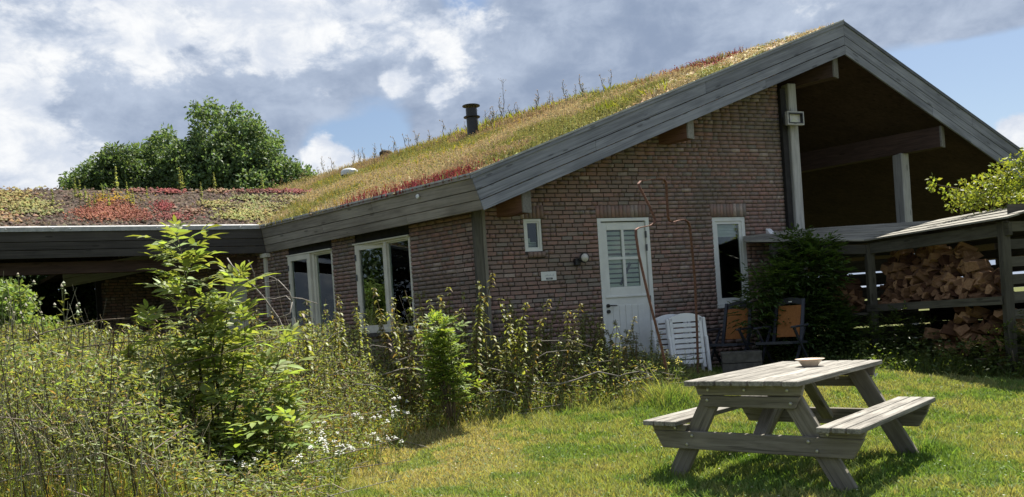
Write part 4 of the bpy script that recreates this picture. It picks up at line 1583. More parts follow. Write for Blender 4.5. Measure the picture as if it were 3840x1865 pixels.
def put_log(p, ax_yaw, pitch, roll, g, sc=1.0):
    o_ = bpy.data.objects.new('firewood_log', random.choice(log_me))
    COL.objects.link(o_)
    o_.location = p
    o_.rotation_euler = (roll, pitch, ax_yaw)
    o_.scale = (sc,) * 3
    tag(o_, GRP[g][0], 'firewood', GRP[g][1])


ax = (SBb - SB).normalized()      # into the shed
yaw0 = math.atan2(ax.y, ax.x)
n_log = 0
LT = (SR - SB).length
for layer in range(11):
    z = 1.14 + layer * .072
    for t_ in np.arange(.03, .95, .044):
        topz = 1.92 - .10 * abs(t_ - .3) * 3 - max(0, t_ - .55) * 1.1
        topz += .06 * math.sin(t_ * 23)
        if z > topz:
            continue
        if random.random() < .10:
            continue
        off = .02 + layer * .036 + random.uniform(0, .10)
        p = SB.lerp(SR, t_ + random.uniform(-.02, .02)) + ax * (off + .12) + UP * (z + random.uniform(-.02, .02))
        wild = random.random() < .42
        put_log(p, yaw0 + random.gauss(0, .9 if wild else .3), random.gauss(0, .35 if wild else .15), random.uniform(0, 6.28), 'top', random.uniform(.55, .98))
for layer in range(8):
    z = .33 + layer * .09
    for t_ in np.arange(.12, .97, .06):
        topz = .5 + max(0, t_ - .3) * 1.3
        if z > topz or z > 1.0 or random.random() < .08:
            continue
        p = SB.lerp(SR, t_ + random.uniform(-.02, .02)) + ax * (.1 + random.uniform(0, .18)) + UP * (z + random.uniform(-.02, .02))
        put_log(p, yaw0 + random.gauss(0, .6), random.gauss(0, .3), random.uniform(0, 6.28), 'low', random.uniform(.6, 1.0))
axl = Vector((-.1, 1, 0)).normalized()
for layer in range(8):
    z = 1.06 + layer * .08
    for t_ in np.arange(.42, .97, .09):
        if z > 1.1 + .62 * (1 - abs(t_ - .75) * 1.6) or random.random() < .15:
            continue
        p = SL0.lerp(SB, t_) + axl * (.2 + layer * .05 + random.uniform(0, .1)) + UP * z
        put_log(p, random.gauss(.2, .9), random.gauss(0, .35), random.uniform(0, 6.28), 'left', random.uniform(.7, 1.0))
t_ = tag(MB().bar((5.58, 11.1, .28), (5.74, 11.02, .62), (0, 1, 0), .05, .025).build('loose_stake', M_beamend), 'pale loose wooden stake leaning in the weeds before the shed', 'stake')

# ------------------------------------------------------------------ roof planting
GREEN = np.array((.105, .135, .035))
STRAW = np.array((.44, .37, .225))


def rmain(k, h, o=0.0):
    k, h = np.asarray(k, float), np.asarray(h, float)
    b = np.array(C1)[None] + np.array(ev)[None] * k[:, None] + np.array(nv_)[None] * h[:, None]
    b[:, 2] += SL * h + o
    return b


def rlow(k, h, o=0.0):
    k, h = np.asarray(k, float), np.asarray(h, float)
    b = np.array(C2)[None] + np.array(w3)[None] * k[:, None] + np.array(n3)[None] * h[:, None]
    b[:, 2] += SL3 * h + o
    return b


def in_main(k, h):
    P = rmain(k, h)
    # below the low roof? then hidden: keep what lies above it
    q = P - np.array(C2)[None]
    h3 = q @ np.array(n3)
    z3 = C2.z + SL3 * h3
    under = (h3 > 0) & (h3 < HR3) & (q @ np.array(w3) > -2.6) & (P[:, 2] < z3 - .02) & (q @ np.array(w3) > -.0 - .9)
    return (k > kverge(h) - .01) & ~under


N = 46000
# denser towards the viewer
k = RNG.uniform(-2.9, 17.2, N * 2)
h = RNG.uniform(-.03, HR + .03, N * 2)
keep = in_main(k, h) & (RNG.uniform(0, 1, N * 2) < np.clip(1.15 - k * .04, .3, 1))
k, h = k[keep], h[keep]
n_ = len(k)
na, nb2, nc = vn(k, h, .8, 1), vn(k, h, 2.2, 2), vn(k, h, .35, 3)
near_verge = k - kverge(h)
col = jit(STRAW, n_, .3, .1)
gm = (na * .6 + nb2 * .4 > .56)[:, None]
col = np.where(gm, jit((.27, .275, .10), n_, .3, .12), col)
tan = (nc > .68)[:, None] & ~gm
col = np.where(tan, jit((.36, .28, .175), n_, .25, .1), col)
yel = ((RNG.uniform(0, 1, n_) < .07) & (k > 2.5))[:, None]
col = np.where(yel, jit((.48, .38, .05), n_, .2, .1), col)
red = (((h < .42 + .35 * vn(k, h, 1.4, 5)) & (k > -.2) & (k < 3.0) & (nb2 > .3) & (RNG.uniform(0, 1, n_) < .85)) | ((h > 4.5) & (near_verge < 3.2) & (near_verge > .6) & (na > .5) & (h + nb2 > 5.5) & (RNG.uniform(0, 1, n_) < .55)))[:, None]
col = np.where(red, jit((.24, .062, .066), n_, .4, .2), col)
bald = near_verge + nb2 * .4 < .35
hg = RNG.uniform(.035, .13, n_) * np.where(bald, .5, 1) * (1 + .5 * (h > 4.6) * (k > 2)) * np.where((h > 3.6) & (near_verge < 1.6), .45, 1)
P = rmain(k, h, -.02)
lean = RNG.normal(0, .022, (n_, 3))
lean[:, 2] = 0
so = Soup()
so.blades(P, hg, RNG.uniform(.010, .026, n_), lean, col)
# flat flower heads and leafy cushions
fl_ = RNG.uniform(0, 1, n_) < .45
nf = fl_.sum()
Pt = P[fl_] + lean[fl_] + np.array([0, 0, 1.0]) * hg[fl_][:, None]
so.leaves(Pt, rdir(nf, -.2, .3), np.tile((0, 0, 1.0), (nf, 1)), RNG.uniform(.025, .05, nf), .03, np.where(yel[fl_] | red[fl_], col[fl_], col[fl_] * .95), .1)
cu = RNG.choice(n_, 9000)
so.clumps(P[cu] + np.array([0, 0, .012]), RNG.uniform(.02, .055, 9000), .8, col[cu] * RNG.uniform(.6, 1.0, (9000, 1)))
o_ = so.build('sedum_cover', M_dry, kind='stuff', origin=tuple(RM(3, 2)))
tag(o_, 'straw coloured and green sedum and dry grasses covering the main roof slope', 'roof planting')

# leafy green clumps along the ridge and near the verge
so = Soup()
for (ck, ch, rk, rh, cnt, hh) in ((5.0, 5.6, 1.4, .35, 420, .26), (3.0, 5.7, 1.2, .3, 300, .22), (6.9, 5.5, .9, .4, 140, .2), (-.4, 2.62, .22, .14, 60, .20), (-.95, 3.18, .16, .12, 45, .20), (-.65, 2.9, .1, .1, 18, .16), (9.5, 4.2, 1.5, .9, 200, .12), (4.2, 3.0, 1.6, .6, 260, .13), (2.5, 1.6, 1.8, .5, 260, .11), (4.6, 4.9, .4, .3, 80, .22)):
    kk, hh_ = RNG.normal(ck, rk * .55, cnt), np.minimum(RNG.normal(ch, rh * .55, cnt), HR + .02)
    ok = kk > kverge(hh_) + .05
    kk, hh_ = kk[ok], hh_[ok]
    c_n = len(kk)
    P = rmain(kk, hh_, -.01)
    d = rdir(c_n, .5, 1)
    so.leaves(P, d, rdir(c_n), RNG.uniform(.5, 1.1, c_n) * hh, RNG.uniform(.022, .04, c_n), jit((.21, .235, .04), c_n, .3, .12), .2)
o_ = so.build('green_clumps', M_leaf, kind='stuff', origin=tuple(RM(4, 5)))
tag(o_, 'bright green leafy clumps growing along the ridge of the grass roof', 'roof planting')

# tall dry weeds standing on the skyline (each one a plant)
def weed_mesh(seed, hgt, tall=False):
    rs = np.random.default_rng(seed)
    st = Soup()
    pts = [np.array((0, 0, 0.0))]
    nseg = 6
    for i in range(nseg):
        pts.append(pts[-1] + np.array((rs.normal(0, .018), rs.normal(0, .018), hgt / nseg)))
    A = np.array(pts[:-1])
    B = np.array(pts[1:])
    st.sticks(A, B, np.linspace(.008, .005, nseg), np.linspace(.007, .004, nseg), (.11, .085, .05))
    nb_ = 9 if tall else 6
    tt = rs.uniform(.25, .98, nb_)
    bp = np.array([np.array(pts)[min(int(x * nseg), nseg - 1)] * (1 - (x * nseg) % 1) + np.array(pts)[min(int(x * nseg) + 1, nseg)] * ((x * nseg) % 1) for x in tt])
    dd = rs.normal(0, 1, (nb_, 3))
    dd[:, 2] = np.abs(dd[:, 2]) + .9
    dd /= np.linalg.norm(dd, axis=1, keepdims=True)
    ln = rs.uniform(.05, .13, nb_)[:, None] * (hgt / .5) ** .5
    st.sticks(bp, bp + dd * ln, .003, .002, (.12, .09, .05))
    lf = Soup()
    e_ = np.concatenate([bp + dd * ln, np.array(pts[-1:])])
    lf.clumps(e_, rs.uniform(.008, .018, len(e_)), 1.0, jit((.20, .15, .07), len(e_), .3))
    m_ = 14
    t2 = rs.uniform(.02, .8, m_)
    lp = np.stack([np.zeros(m_), np.zeros(m_), t2 * hgt], 1)
    d2_ = rs.normal(0, 1, (m_, 3))
    d2_[:, 2] = np.abs(d2_[:, 2]) * .6
    lf.leaves(lp, d2_, rs.normal(0, 1, (m_, 3)), rs.uniform(.03, .08, m_), .014, jit((.15, .16, .05), m_, .3))
    return st, lf


protos = []
for i, hh in enumerate((.28, .38, .46, .32, 1.0)):
    st, lf = weed_mesh(40 + i, hh, i == 4)
    protos.append((st, lf))
spots = [(4.61, 5.7, 4)] + [(RNG.uniform(1.2, 13.5), RNG.uniform(5.35, 5.8), int(RNG.integers(0, 4))) for _ in range(62)] + [(4.2, 4.75, 2), (4.1, 4.8, 1), (4.0, 4.7, 2), (4.8, 4.5, 0), (9.6, 4.5, 1), (10.3, 4.2, 2), (11, 4.6, 1), (8.7, 4.4, 0), (7.4, 4.2, 1), (12.1, 4.4, 1)]
made = {}
for i, (kk, hh_, v) in enumerate(spots):
    loc = RM(kk, hh_, -.02)
    lab = 'tallest dry weed spike standing up against the clouds on the roof ridge' if v == 4 else 'thin dry weed standing on the skyline of the grass roof'
    grp = None if v == 4 else 'dry weeds along the roof skyline'
    if v not in made:
        t_ = thing('roof_weed', lab, 'weed', loc, 0, grp)
        protos[v][0].build('stem', M_twig, t_)
        protos[v][1].build('foliage', M_dry, t_)
        made[v] = t_
    else:
        dup(made[v], loc, random.uniform(0, 6.28), random.uniform(.75, 1.25), lab, grp)

# low roof: patches on dark soil
so = Soup()
PATCH = [  # k, h, rk, rh, colour, count, kind
    (4.1, 2.4, .45, .9, (.33, .26, .06), 900, 'mat'), (3.75, 1.7, .35, .45, (.30, .28, .06), 700, 'mat'), (4.2, .8, .5, .5, (.36, .22, .09), 500, 'mat'), (3.5, 1.2, .3, .2, (.22, .23, .06), 250, 'mat'),
    (2.68, 1.05, .30, .45, (.38, .115, .06), 800, 'fluff'), (2.3, 1.3, .35, .7, (.40, .13, .065), 1300, 'fluff'), (1.98, .85, .28, .4, (.33, .10, .06), 600, 'fluff'), (2.5, 2.0, .3, .3, (.36, .13, .06), 300, 'fluff'),
    (1.5, 1.7, .16, .4, (.36, .06, .06), 380, 'fluff'), (1.4, .75, .3, .25, (.34, .09, .075), 420, 'fluff'), (1.3, 3.2, .22, .2, (.32, .06, .05), 240, 'mat'), (1.9, 3.2, .35, .2, (.25, .10, .07), 200, 'mat'), (1.0, 1.3, .2, .25, (.32, .17, .1), 160, 'mat'),
    (.55, 1.9, .28, .3, (.30, .27, .06), 380, 'mat'), (.15, .9, .42, .4, (.32, .31, .06), 900, 'mat'), (-.3, 1.7, .4, .35, (.28, .28, .065), 520, 'mat'), (-.3, 2.5, .4, .3, (.25, .25, .065), 320, 'mat'), (-.45, .75, .3, .35, (.33, .30, .06), 420, 'mat'), (.0, 1.4, .4, .3, (.27, .23, .075), 300, 'mat'),
    (-1.1, 3.3, .5, .2, (.28, .07, .06), 380, 'mat'), (-.5, 3.3, .5, .2, (.24, .08, .06), 240, 'mat'), (.3, 3.3, .4, .2, (.33, .2, .09), 160, 'mat'), (-1.1, 2.4, .4, .5, (.30, .25, .08), 420, 'mat'), (5.5, 1.5, .8, 1.2, (.30, .25, .07), 900, 'mat'), (2.6, 2.7, .4, .3, (.22, .14, .08), 160, 'mat')]
for pk, ph, rk, rh, c_, cnt, kd in PATCH:
    cnt = int(cnt * .5)
    lum = sum(c_) / 3
    c_ = tuple((x * .72 + lum * .28) * .62 for x in c_)
    kk, hh_ = RNG.normal(pk, rk * .55, cnt), np.clip(RNG.normal(ph, rh * .55, cnt), .0, 3.5)
    P = rlow(kk, hh_, 0)
    if kd == 'mat':
        P[:, 2] += RNG.uniform(0, .045, cnt)
        so.clumps(P, RNG.uniform(.018, .05, cnt), .9, jit(c_, cnt, .35, .15))
        d = rdir(cnt, .1, 1)
        so.leaves(P, d, rdir(cnt), RNG.uniform(.03, .06, cnt), .03, jit(c_, cnt, .3, .15), .15)
    else:
        d = rdir(cnt, .35, 1)
        so.leaves(P, d, rdir(cnt), RNG.uniform(.05, .13, cnt), .016, jit(c_, cnt, .3, .12), .15)
        so.clumps(P + d * .05, RNG.uniform(.012, .028, cnt), 1, jit(c_, cnt, .3, .12))
# yellow flower umbels
kk, hh_ = RNG.normal(2.35, .25, 150), RNG.normal(2.1, .22, 150)
P = rlow(kk, hh_, 0)
P[:, 2] += RNG.uniform(.06, .16, 150)
so.leaves(P, rdir(150, -.1, .1), np.tile((0, 0, 1.0), (150, 1)), .05, .035, jit((.62, .48, .04), 150, .2), .05)
# sparse tufts everywhere
cnt = 5200
kk, hh_ = RNG.uniform(-2, 7, cnt), RNG.uniform(.05, 3.5, cnt)
P = rlow(kk, hh_, 0)
q_ = (P[:, 2] > 0)
so.clumps(P, RNG.uniform(.012, .045, cnt), .9, jit((.085, .065, .05), cnt, .5, .15))
so.leaves(P, rdir(cnt, .2, 1), rdir(cnt), RNG.uniform(.02, .07, cnt), .012, jit((.14, .11, .06), cnt, .4, .2), .15)
o_ = so.build('sedum_patches', M_dry, kind='stuff', origin=tuple(R3(2, 1.5)))
tag(o_, 'red, orange and yellow green sedum patches on the dark soil of the low roof', 'roof planting')

# pale green flower spikes on the low roof
sp_spots = [(3.01, 2.5), (2.92, 2.3), (2.75, 1.5), (2.66, 1.8), (2.53, 2.4), (2.29, 3.4), (2.1, 2.6), (2.06, 1.9), (2.01, 1.8), (3.33, 1.75), (1.07, 3.4), (1.02, 3.45), (.38, 3.45), (2.43, 1.6), (2.82, 2.0), (-.6, 3.4), (.75, 2.4), (1.75, 2.5)]
sp_made = []
for i, (kk, hh_) in enumerate(sp_spots):
    loc = R3(kk, hh_, -.01)
    big_ = hh_ > 3.3
    lab = 'pale green flower spike standing on the crest of the low roof' if big_ else 'pale green flower spike rising from the soil of the low roof'
    grp = 'flower spikes on the crest of the low roof' if big_ else 'flower spikes on the soil of the low roof'
    if i < 2:
        t_ = thing('flower_spike', lab, 'plant', loc, 0, grp)
        st, lf = Soup(), Soup()
        hgt = .40
        st.sticks(np.array([[0, 0, 0.0]]), np.array([[.01, 0, hgt]]), .010, .006, (.2, .22, .09))
        zs_ = RNG.uniform(.03, hgt, 70)
        an = RNG.uniform(0, 6.28, 70)
        d = np.stack([np.cos(an), np.sin(an), np.full(70, .5)], 1)
        P = np.stack([zs_ * .03, np.zeros(70), zs_], 1)
        lf.leaves(P, d, np.tile((0, 0, 1.0), (70, 1)), .06 * (1.25 - zs_ / hgt), .03, jit((.30, .34, .17), 70, .25), .2)
        st.build('stem', M_twig, t_)
        lf.build('foliage', M_leaf, t_)
        sp_made.append(t_)
    else:
        dup(sp_made[i % 2], loc, random.uniform(0, 6), random.uniform(.7, 1.1) * (1.25 if big_ else .9), lab, grp)

# ------------------------------------------------------------------ lawn
EDGE = np.array([(-1.40, 4.0), (-1.39, 6.17), (-1.49, 6.98), (-1.37, 7.95), (-1.14, 8.65), (-.84, 8.74), (-.47, 9.0), (.21, 9.26), (.92, 9.46), (1.65, 9.65), (2.05, 9.96), (2.35, 10.8), (2.5, 11.6)])


def lawn_x(y):
    """left limit of the mown lawn at depth y (for y below 8.6); beyond, the limit is a depth"""
    return np.interp(y, EDGE[:5, 1], EDGE[:5, 0])


def edge_y(x):
    return np.interp(x, EDGE[4:, 0], EDGE[4:, 1])


def on_lawn(x, y):
    return np.where(x < -1.14, x > lawn_x(y), y < edge_y(x)) & ((y < 11.9) | (x > 7.7))


def shed_weeds(x, y):
    """weedy strip under the shed"""
    return y > np.interp(x, [3.0, 4.2, 4.8, 5.2, 5.8, 7], [11.8, 11.1, 10.4, 9.9, 9.35, 8.9])


n_ = 720000
y = 3.2 + 10.3 * RNG.uniform(0, 1, n_) ** 1.3
x = RNG.uniform(-2.0, 10.5, n_)
a_ = x / y
ok = on_lawn(x + RNG.normal(0, .05, n_), y + RNG.normal(0, .05, n_)) & (a_ > -.55) & (a_ < 1.15) & (~shed_weeds(x, y) | (x > 7.7))
x, y = x[ok], y[ok]
n_ = len(x)
big, mid, fin = vn(x, y, .55, 11), vn(x, y, 1.7, 12), vn(x, y, 5, 13)
dry = np.clip(1.15 - np.hypot((x + .9) / 1.1, (y - 7.6) / 1.6), 0, 1) * 1.3 + np.clip((big * .5 + mid * .35 + fin * .15) - .50, 0, 1) * 1.9
dry = np.clip(dry + RNG.normal(0, .12, n_), 0, 1)[:, None]
dry *= np.interp(x, [.5, 2.5, 6], [1, .8, .6])[:, None]
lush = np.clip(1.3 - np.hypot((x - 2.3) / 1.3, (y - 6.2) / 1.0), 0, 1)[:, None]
gcol = jit((.25, .28, .10), n_, .3, .12)
dcol = jit((.42, .365, .19), n_, .25, .1)
col = gcol * (1 - dry * .85) + dcol * dry * .85
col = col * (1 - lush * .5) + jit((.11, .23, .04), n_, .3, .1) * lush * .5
hg = RNG.uniform(.018, .055, n_) * (1 - .35 * dry[:, 0]) * (1 + .3 * lush[:, 0])
hg *= np.where(RNG.uniform(0, 1, n_) < .04, 1.7, 1) * (.7 + .7 * fin)
clv = (vn(x, y, 2.6, 41) * .6 + vn(x, y, 7, 42) * .4)[:, None]
col = np.where(clv > .60, col * np.array((.62, .82, .62)), col)
col = np.where(clv < .30, col * .5 + jit((.34, .30, .15), n_, .3) * .5, col)
for fx, fy in ((1.02, 6.25), (2.4, 5.62), (2.05, 7.15), (3.2, 6.35)):
    hg *= 1 + 1.3 * np.exp(-((x - fx) ** 2 + (y - fy) ** 2) / .02)
# longer along the bed and round the arch foot
dl = np.where(x < -1.1, x - lawn_x(y), edge_y(x) - y)
hg *= 1 + 1.6 * np.exp(-np.clip(dl, 0, 9) / .16) + 4.5 * np.exp(-((x - 1.78) ** 2 + (y - 9.35) ** 2) / .07)
P = np.stack([x, y, terr(x, y) - .012], 1)
lean = RNG.normal(0, .016, (n_, 3)) * (hg[:, None] / .035)
lean[:, 2] = 0
so = Soup()
so.blades(P, hg, RNG.uniform(.004, .008, n_) * (1 + y * .06), lean, col)
# clover leaves and small daisies
cnt = 16000
i_ = RNG.choice(n_, cnt)
so.leaves(P[i_] + np.array([0, 0, .02]), rdir(cnt, -.1, .6), np.tile((0, 0, 1.0), (cnt, 1)), RNG.uniform(.015, .04, cnt), .018, jit((.085, .15, .03), cnt, .3), .1)
i_ = RNG.choice(n_, 240)
so.leaves(P[i_] + np.array([0, 0, .045]), rdir(240, -.1, .1), np.tile((0, 0, 1.0), (240, 1)), .018, .018, jit((.7, .7, .62), 240, .1), .05)
lawn = so.build('lawn_grass', M_grass, kind='stuff', origin=(2, 7, 0))
tag(lawn, 'short sunlit lawn grass with dry straw coloured patches', 'grass')
print('lawn blades', n_)

# ------------------------------------------------------------------ wild bed: nettles (each a plant)
def nettle(seed, hgt, colr, brown=.15):
    rs = np.random.default_rng(seed)
    st, lf = Soup(), Soup()
    nseg = 7
    pts = [np.zeros(3)]
    bend = rs.normal(0, .03, 2)
    for i in range(nseg):
        pts.append(pts[-1] + np.array((bend[0] * i / nseg + rs.normal(0, .012), bend[1] * i / nseg + rs.normal(0, .012), hgt / nseg)))
    pts = np.array(pts)
    st.sticks(pts[:-1], pts[1:], np.linspace(.007, .004, nseg), np.linspace(.0065, .003, nseg), (.12, .095, .055))
    nn = 27
    z_ = np.sort(rs.uniform(.15, 1.0, nn) ** .8)
    for i, q in enumerate(z_):
        c0 = pts[min(int(q * nseg), nseg - 1)]
        c1 = pts[min(int(q * nseg) + 1, nseg)]
        p = c0 + (c1 - c0) * ((q * nseg) % 1 if q < 1 else 1)
        an = i * 1.57 + rs.uniform(-.3, .3)
        ln = (.085 - .045 * q) * rs.uniform(.8, 1.3)
        for sgn in (0, math.pi):
            d = np.array((math.cos(an + sgn), math.sin(an + sgn), rs.uniform(-.45, .35)))
            c_ = np.array(colr) * rs.uniform(.65, 1.35)
            if rs.uniform() < brown * (1.6 - q):
                c_ = np.array((.17, .12, .055)) * rs.uniform(.6, 1.3)
            lf.bigleaves(p[None], d[None], np.array([[0, 0, 1.0]]), ln, ln * .5, c_, .15, .35)
        if q > .55:
            m_ = 3
            dd = rs.normal(0, 1, (m_, 3))
            dd[:, 2] = -abs(dd[:, 2])
            lf.leaves(np.tile(p, (m_, 1)), dd, rs.normal(0, 1, (m_, 3)), .035, .008, jit((.16, .15, .07), m_, .3))
    return st, lf


NET = []
for i, (hh, cc, br) in enumerate(((1.0, (.21, .24, .09), .08), (1.0, (.19, .225, .07), .14), (1.0, (.225, .24, .085), .16), (1.0, (.175, .205, .07), .22), (1.0, (.24, .265, .085), .06), (1.0, (.19, .185, .085), .35))):
    NET.append(nettle(200 + i, hh, cc, br))
net_made = [None] * 6
WALLY = lambda x_: 12 + .378 * (x_ - 1.436)
LWX = lambda x_: KC.y + (KC.x - x_) * math.tan(A2)


def put_nettle(x, y, hh, v, lab, grp):
    loc = (x, y, tz(x, y) - .02)
    s_ = (hh * .5 + .55, hh * .5 + .55, hh)
    if net_made[v] is None:
        t_ = thing('nettle', lab, 'nettle', loc, random.uniform(0, 6), grp)
        NET[v][0].build('stem', M_twig, t_)
        NET[v][1].build('foliage', M_leaf, t_)
        t_.scale = s_
        net_made[v] = t_
        return t_
    return dup(net_made[v], loc, random.uniform(0, 6.28), s_, lab, grp)


def top_at(x):
    """height of the nettle tops along the wall bed"""
    return np.interp(x, [-5, -3.5, -2.4, -1.6, -.9, -.45, 0, .5, 1.0, 1.3, 1.9], [1.3, 1.32, 1.38, 1.4, 1.42, 1.55, 1.35, 1.18, 1.12, .95, .7])


cnt = 0
while cnt < 105:
    x = random.uniform(-1.3, 1.85)
    y0 = float(edge_y(x))
    y = y0 + .25 + 1.1 * random.random()
    if y > min(WALLY(x), LWX(x) if x < -.4 else 99) - .25:
        continue
    hh = float(top_at(x)) * random.uniform(.68, 1.05)
    put_nettle(x, y, hh, random.randrange(6), 'nettle in the overgrown bed before the gable wall', 'nettles in the bed before the gable wall')
    cnt += 1
cnt = 0
while cnt < 115:
    x = random.uniform(-5.4, -1.0)
    y = random.uniform(8.6, 11.2)
    if y > LWX(x) - .3 or (x > -1.3 and y < 9.2):
        continue
    hh = float(top_at(x)) * random.uniform(.7, 1.08)
    put_nettle(x, y, hh, random.randrange(6), 'nettle in the overgrown meadow below the two side windows', 'nettles in the meadow below the side windows')
    cnt += 1
cnt = 0
while cnt < 75:
    y = random.uniform(6.6, 10)
    x = random.uniform(-.66, -.40) * y
    if y < 7.4 and x / y > -.46:
        continue
    hh = random.uniform(1.0, 1.5)
    put_nettle(x, y, hh, random.randrange(6), 'nettle at the left end of the overgrown meadow', 'nettles at the left end of the meadow')
    cnt += 1

# undergrowth: what nobody could count
so, tw = Soup(), Soup()


def bed_points(n):
    out = []
    while sum(len(o) for o in out) < n:
        y = 5.2 + 6.6 * RNG.uniform(0, 1, n) ** 1.1
        x = RNG.uniform(-8.0, 2.2, n)
        bed = ~on_lawn(x, y) & (x / y > -.95) & (y < np.where(x > KC.x, WALLY(x), LWX(x)) - .12) & (y < np.where(x < -1.14, 12, edge_y(x) + 2.2)) & ((x < -1.14) | (y > edge_y(x)))
        out.append(np.stack([x[bed], y[bed]], 1))
    return np.concatenate(out)[:n]


def bed_h(x, y):
    """typical height of the wild growth at a place"""
    d = np.where(x < -1.14, (lawn_x(y) - x) * .9, y - edge_y(x))
    q_ = x / y
    near_elder = np.clip(1 - np.abs(q_ + .355) / .10, 0, 1) * np.clip((7.4 - y) / .5, 0, 1)
    d = d * (1 - .85 * near_elder)
    return np.minimum(np.clip(.18 + .8 * d, .15, 1.08) * np.interp(q_, [-.7, -.56, -.46], [1.3, 1.22, 1.0]), np.where(x > -.9, .55 * np.interp(x, [-.9, .5, 1.3, 2.0], [1.5, 1.15, .9, .6]), 9))


n_ = 210000
p = bed_points(n_)
bh = bed_h(p[:, 0], p[:, 1])
zz_ = RNG.uniform(.02, 1, n_) ** 1.2 * bh
P = np.stack([p[:, 0], p[:, 1], terr(p[:, 0], p[:, 1]) + zz_], 1)
mx = vn(p[:, 0], p[:, 1], .9, 21)
col = np.where((RNG.uniform(0, 1, n_) < .10 + .12 * mx)[:, None], jit((.26, .20, .10), n_, .45, .12), jit((.195, .235, .088), n_, .45, .15))
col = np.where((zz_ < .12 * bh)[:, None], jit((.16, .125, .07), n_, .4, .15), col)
so.leaves(P, rdir(n_, -.95, .35), rdir(n_), RNG.uniform(.025, .068, n_), RNG.uniform(.009, .018, n_), col, .2)
# grasses in the bed
n_ = 52000
p = bed_points(n_)
bh = bed_h(p[:, 0], p[:, 1])
gold = np.clip(1.2 - np.hypot((p[:, 0] + 1.75) / .9, (p[:, 1] - 8.5) / 1.0), 0, 1)
col = np.where((RNG.uniform(0, 1, n_) < .22 + .75 * gold)[:, None], jit((.36, .26, .10), n_, .3, .12), jit((.22, .265, .075), n_, .35, .12))
lean = RNG.normal(0, .07, (n_, 3))
lean[:, 2] = 0
so.blades(np.stack([p[:, 0], p[:, 1], terr(p[:, 0], p[:, 1]) - .01], 1), RNG.uniform(.12, .5, n_) * np.clip(bh * 1.3, .5, 1.1), RNG.uniform(.005, .010, n_), lean, col)
o_ = so.build('undergrowth', M_leaf, kind='stuff', origin=(-1.5, 9, 0))
tag(o_, 'tangled grass and weeds filling the wild bed before the house', 'undergrowth')
# dry stems and brushwood
n_ = 4200
p = bed_points(n_)
bh = bed_h(p[:, 0], p[:, 1])
A = np.stack([p[:, 0], p[:, 1], terr(p[:, 0], p[:, 1])], 1)
d = RNG.normal(0, .13, (n_, 3))
d[:, 2] = 1
M1 = A + d * (bh * RNG.uniform(.3, .6, n_))[:, None]
B = M1 + (d + RNG.normal(0, .35, (n_, 3))) * (bh * RNG.uniform(.15, .5, n_))[:, None]
pc = jit((.36, .33, .23), n_, .4, .08)
tw.sticks(A, M1, .003, .0028, pc)
tw.sticks(M1, B, .0028, .0018, pc)
n_ = 1500
p = bed_points(n_)
bh = bed_h(p[:, 0], p[:, 1])
A = np.stack([p[:, 0], p[:, 1], terr(p[:, 0], p[:, 1])], 1)
d = RNG.normal(0, .16, (n_, 3))
d[:, 2] = 1
B = A + d * (bh * RNG.uniform(.5, 1.15, n_))[:, None]
tw.sticks(A, B, .006, .003, jit((.085, .06, .042), n_, .5, .1))
n_ = 1500
p = bed_points(n_)
bh = bed_h(p[:, 0], p[:, 1])
A = np.stack([p[:, 0], p[:, 1], terr(p[:, 0], p[:, 1]) + RNG.uniform(.03, .75, n_) * bh], 1)
d = rdir(n_, -.35, .35)
d[:, 0] *= 1.6
B = A + d * RNG.uniform(.12, .5, n_)[:, None]
B[:, 2] = np.maximum(B[:, 2], .03)
tw.sticks(A, B, .005, .0025, jit((.20, .175, .15), n_, .5, .08))
o_ = tw.build('brushwood', M_twig, kind='stuff', origin=(-1.5, 9, 0))
tag(o_, 'brown dead stems and grey brushwood among the weeds', 'brushwood')


# ------------------------------------------------------------------ elders with separate compound leaves
def compound_mesh(seed, L, colr, pairs=3):
    rs = np.random.default_rng(seed)
    so_ = Soup()
    so_.sticks(np.array([[0, 0, 0.0]]), np.array([[L * .75, 0, -.02]]), .0022, .0015, (.16, .2, .06))
    P, Dv, Ls = [], [], []
    for i in range(pairs):
        t_ = .3 + .35 * i / max(1, pairs - 1) * 1.1
        for sd in (-1, 1):
            P.append((L * t_, 0, -.012 * t_))
            Dv.append((.55 + rs.normal(0, .1), sd * .85, rs.normal(.05, .2)))
            Ls.append(L * .42 * rs.uniform(.85, 1.15))
    P.append((L * .74, 0, -.02))
    Dv.append((1, rs.normal(0, .1), -.05))
    Ls.append(L * .5)
    n = len(P)
    so_.bigleaves(np.array(P), np.array(Dv), np.tile((0, 0, 1.0), (n, 1)), np.array(Ls), np.array(Ls) * .38, jit(colr, n, .28, .1), .24, .24)
    V = np.concatenate(so_.V)
    cnt = np.concatenate([np.full(len(i), i.shape[1]) for i in so_.I])
    idx = np.concatenate([i.ravel() for i in so_.I])
    colq = np.concatenate(so_.K)
    o_ = np_mesh('leaf', V, cnt, idx, colq, M_leaf)
    me = o_.data
    bpy.data.objects.remove(o_)
    return me


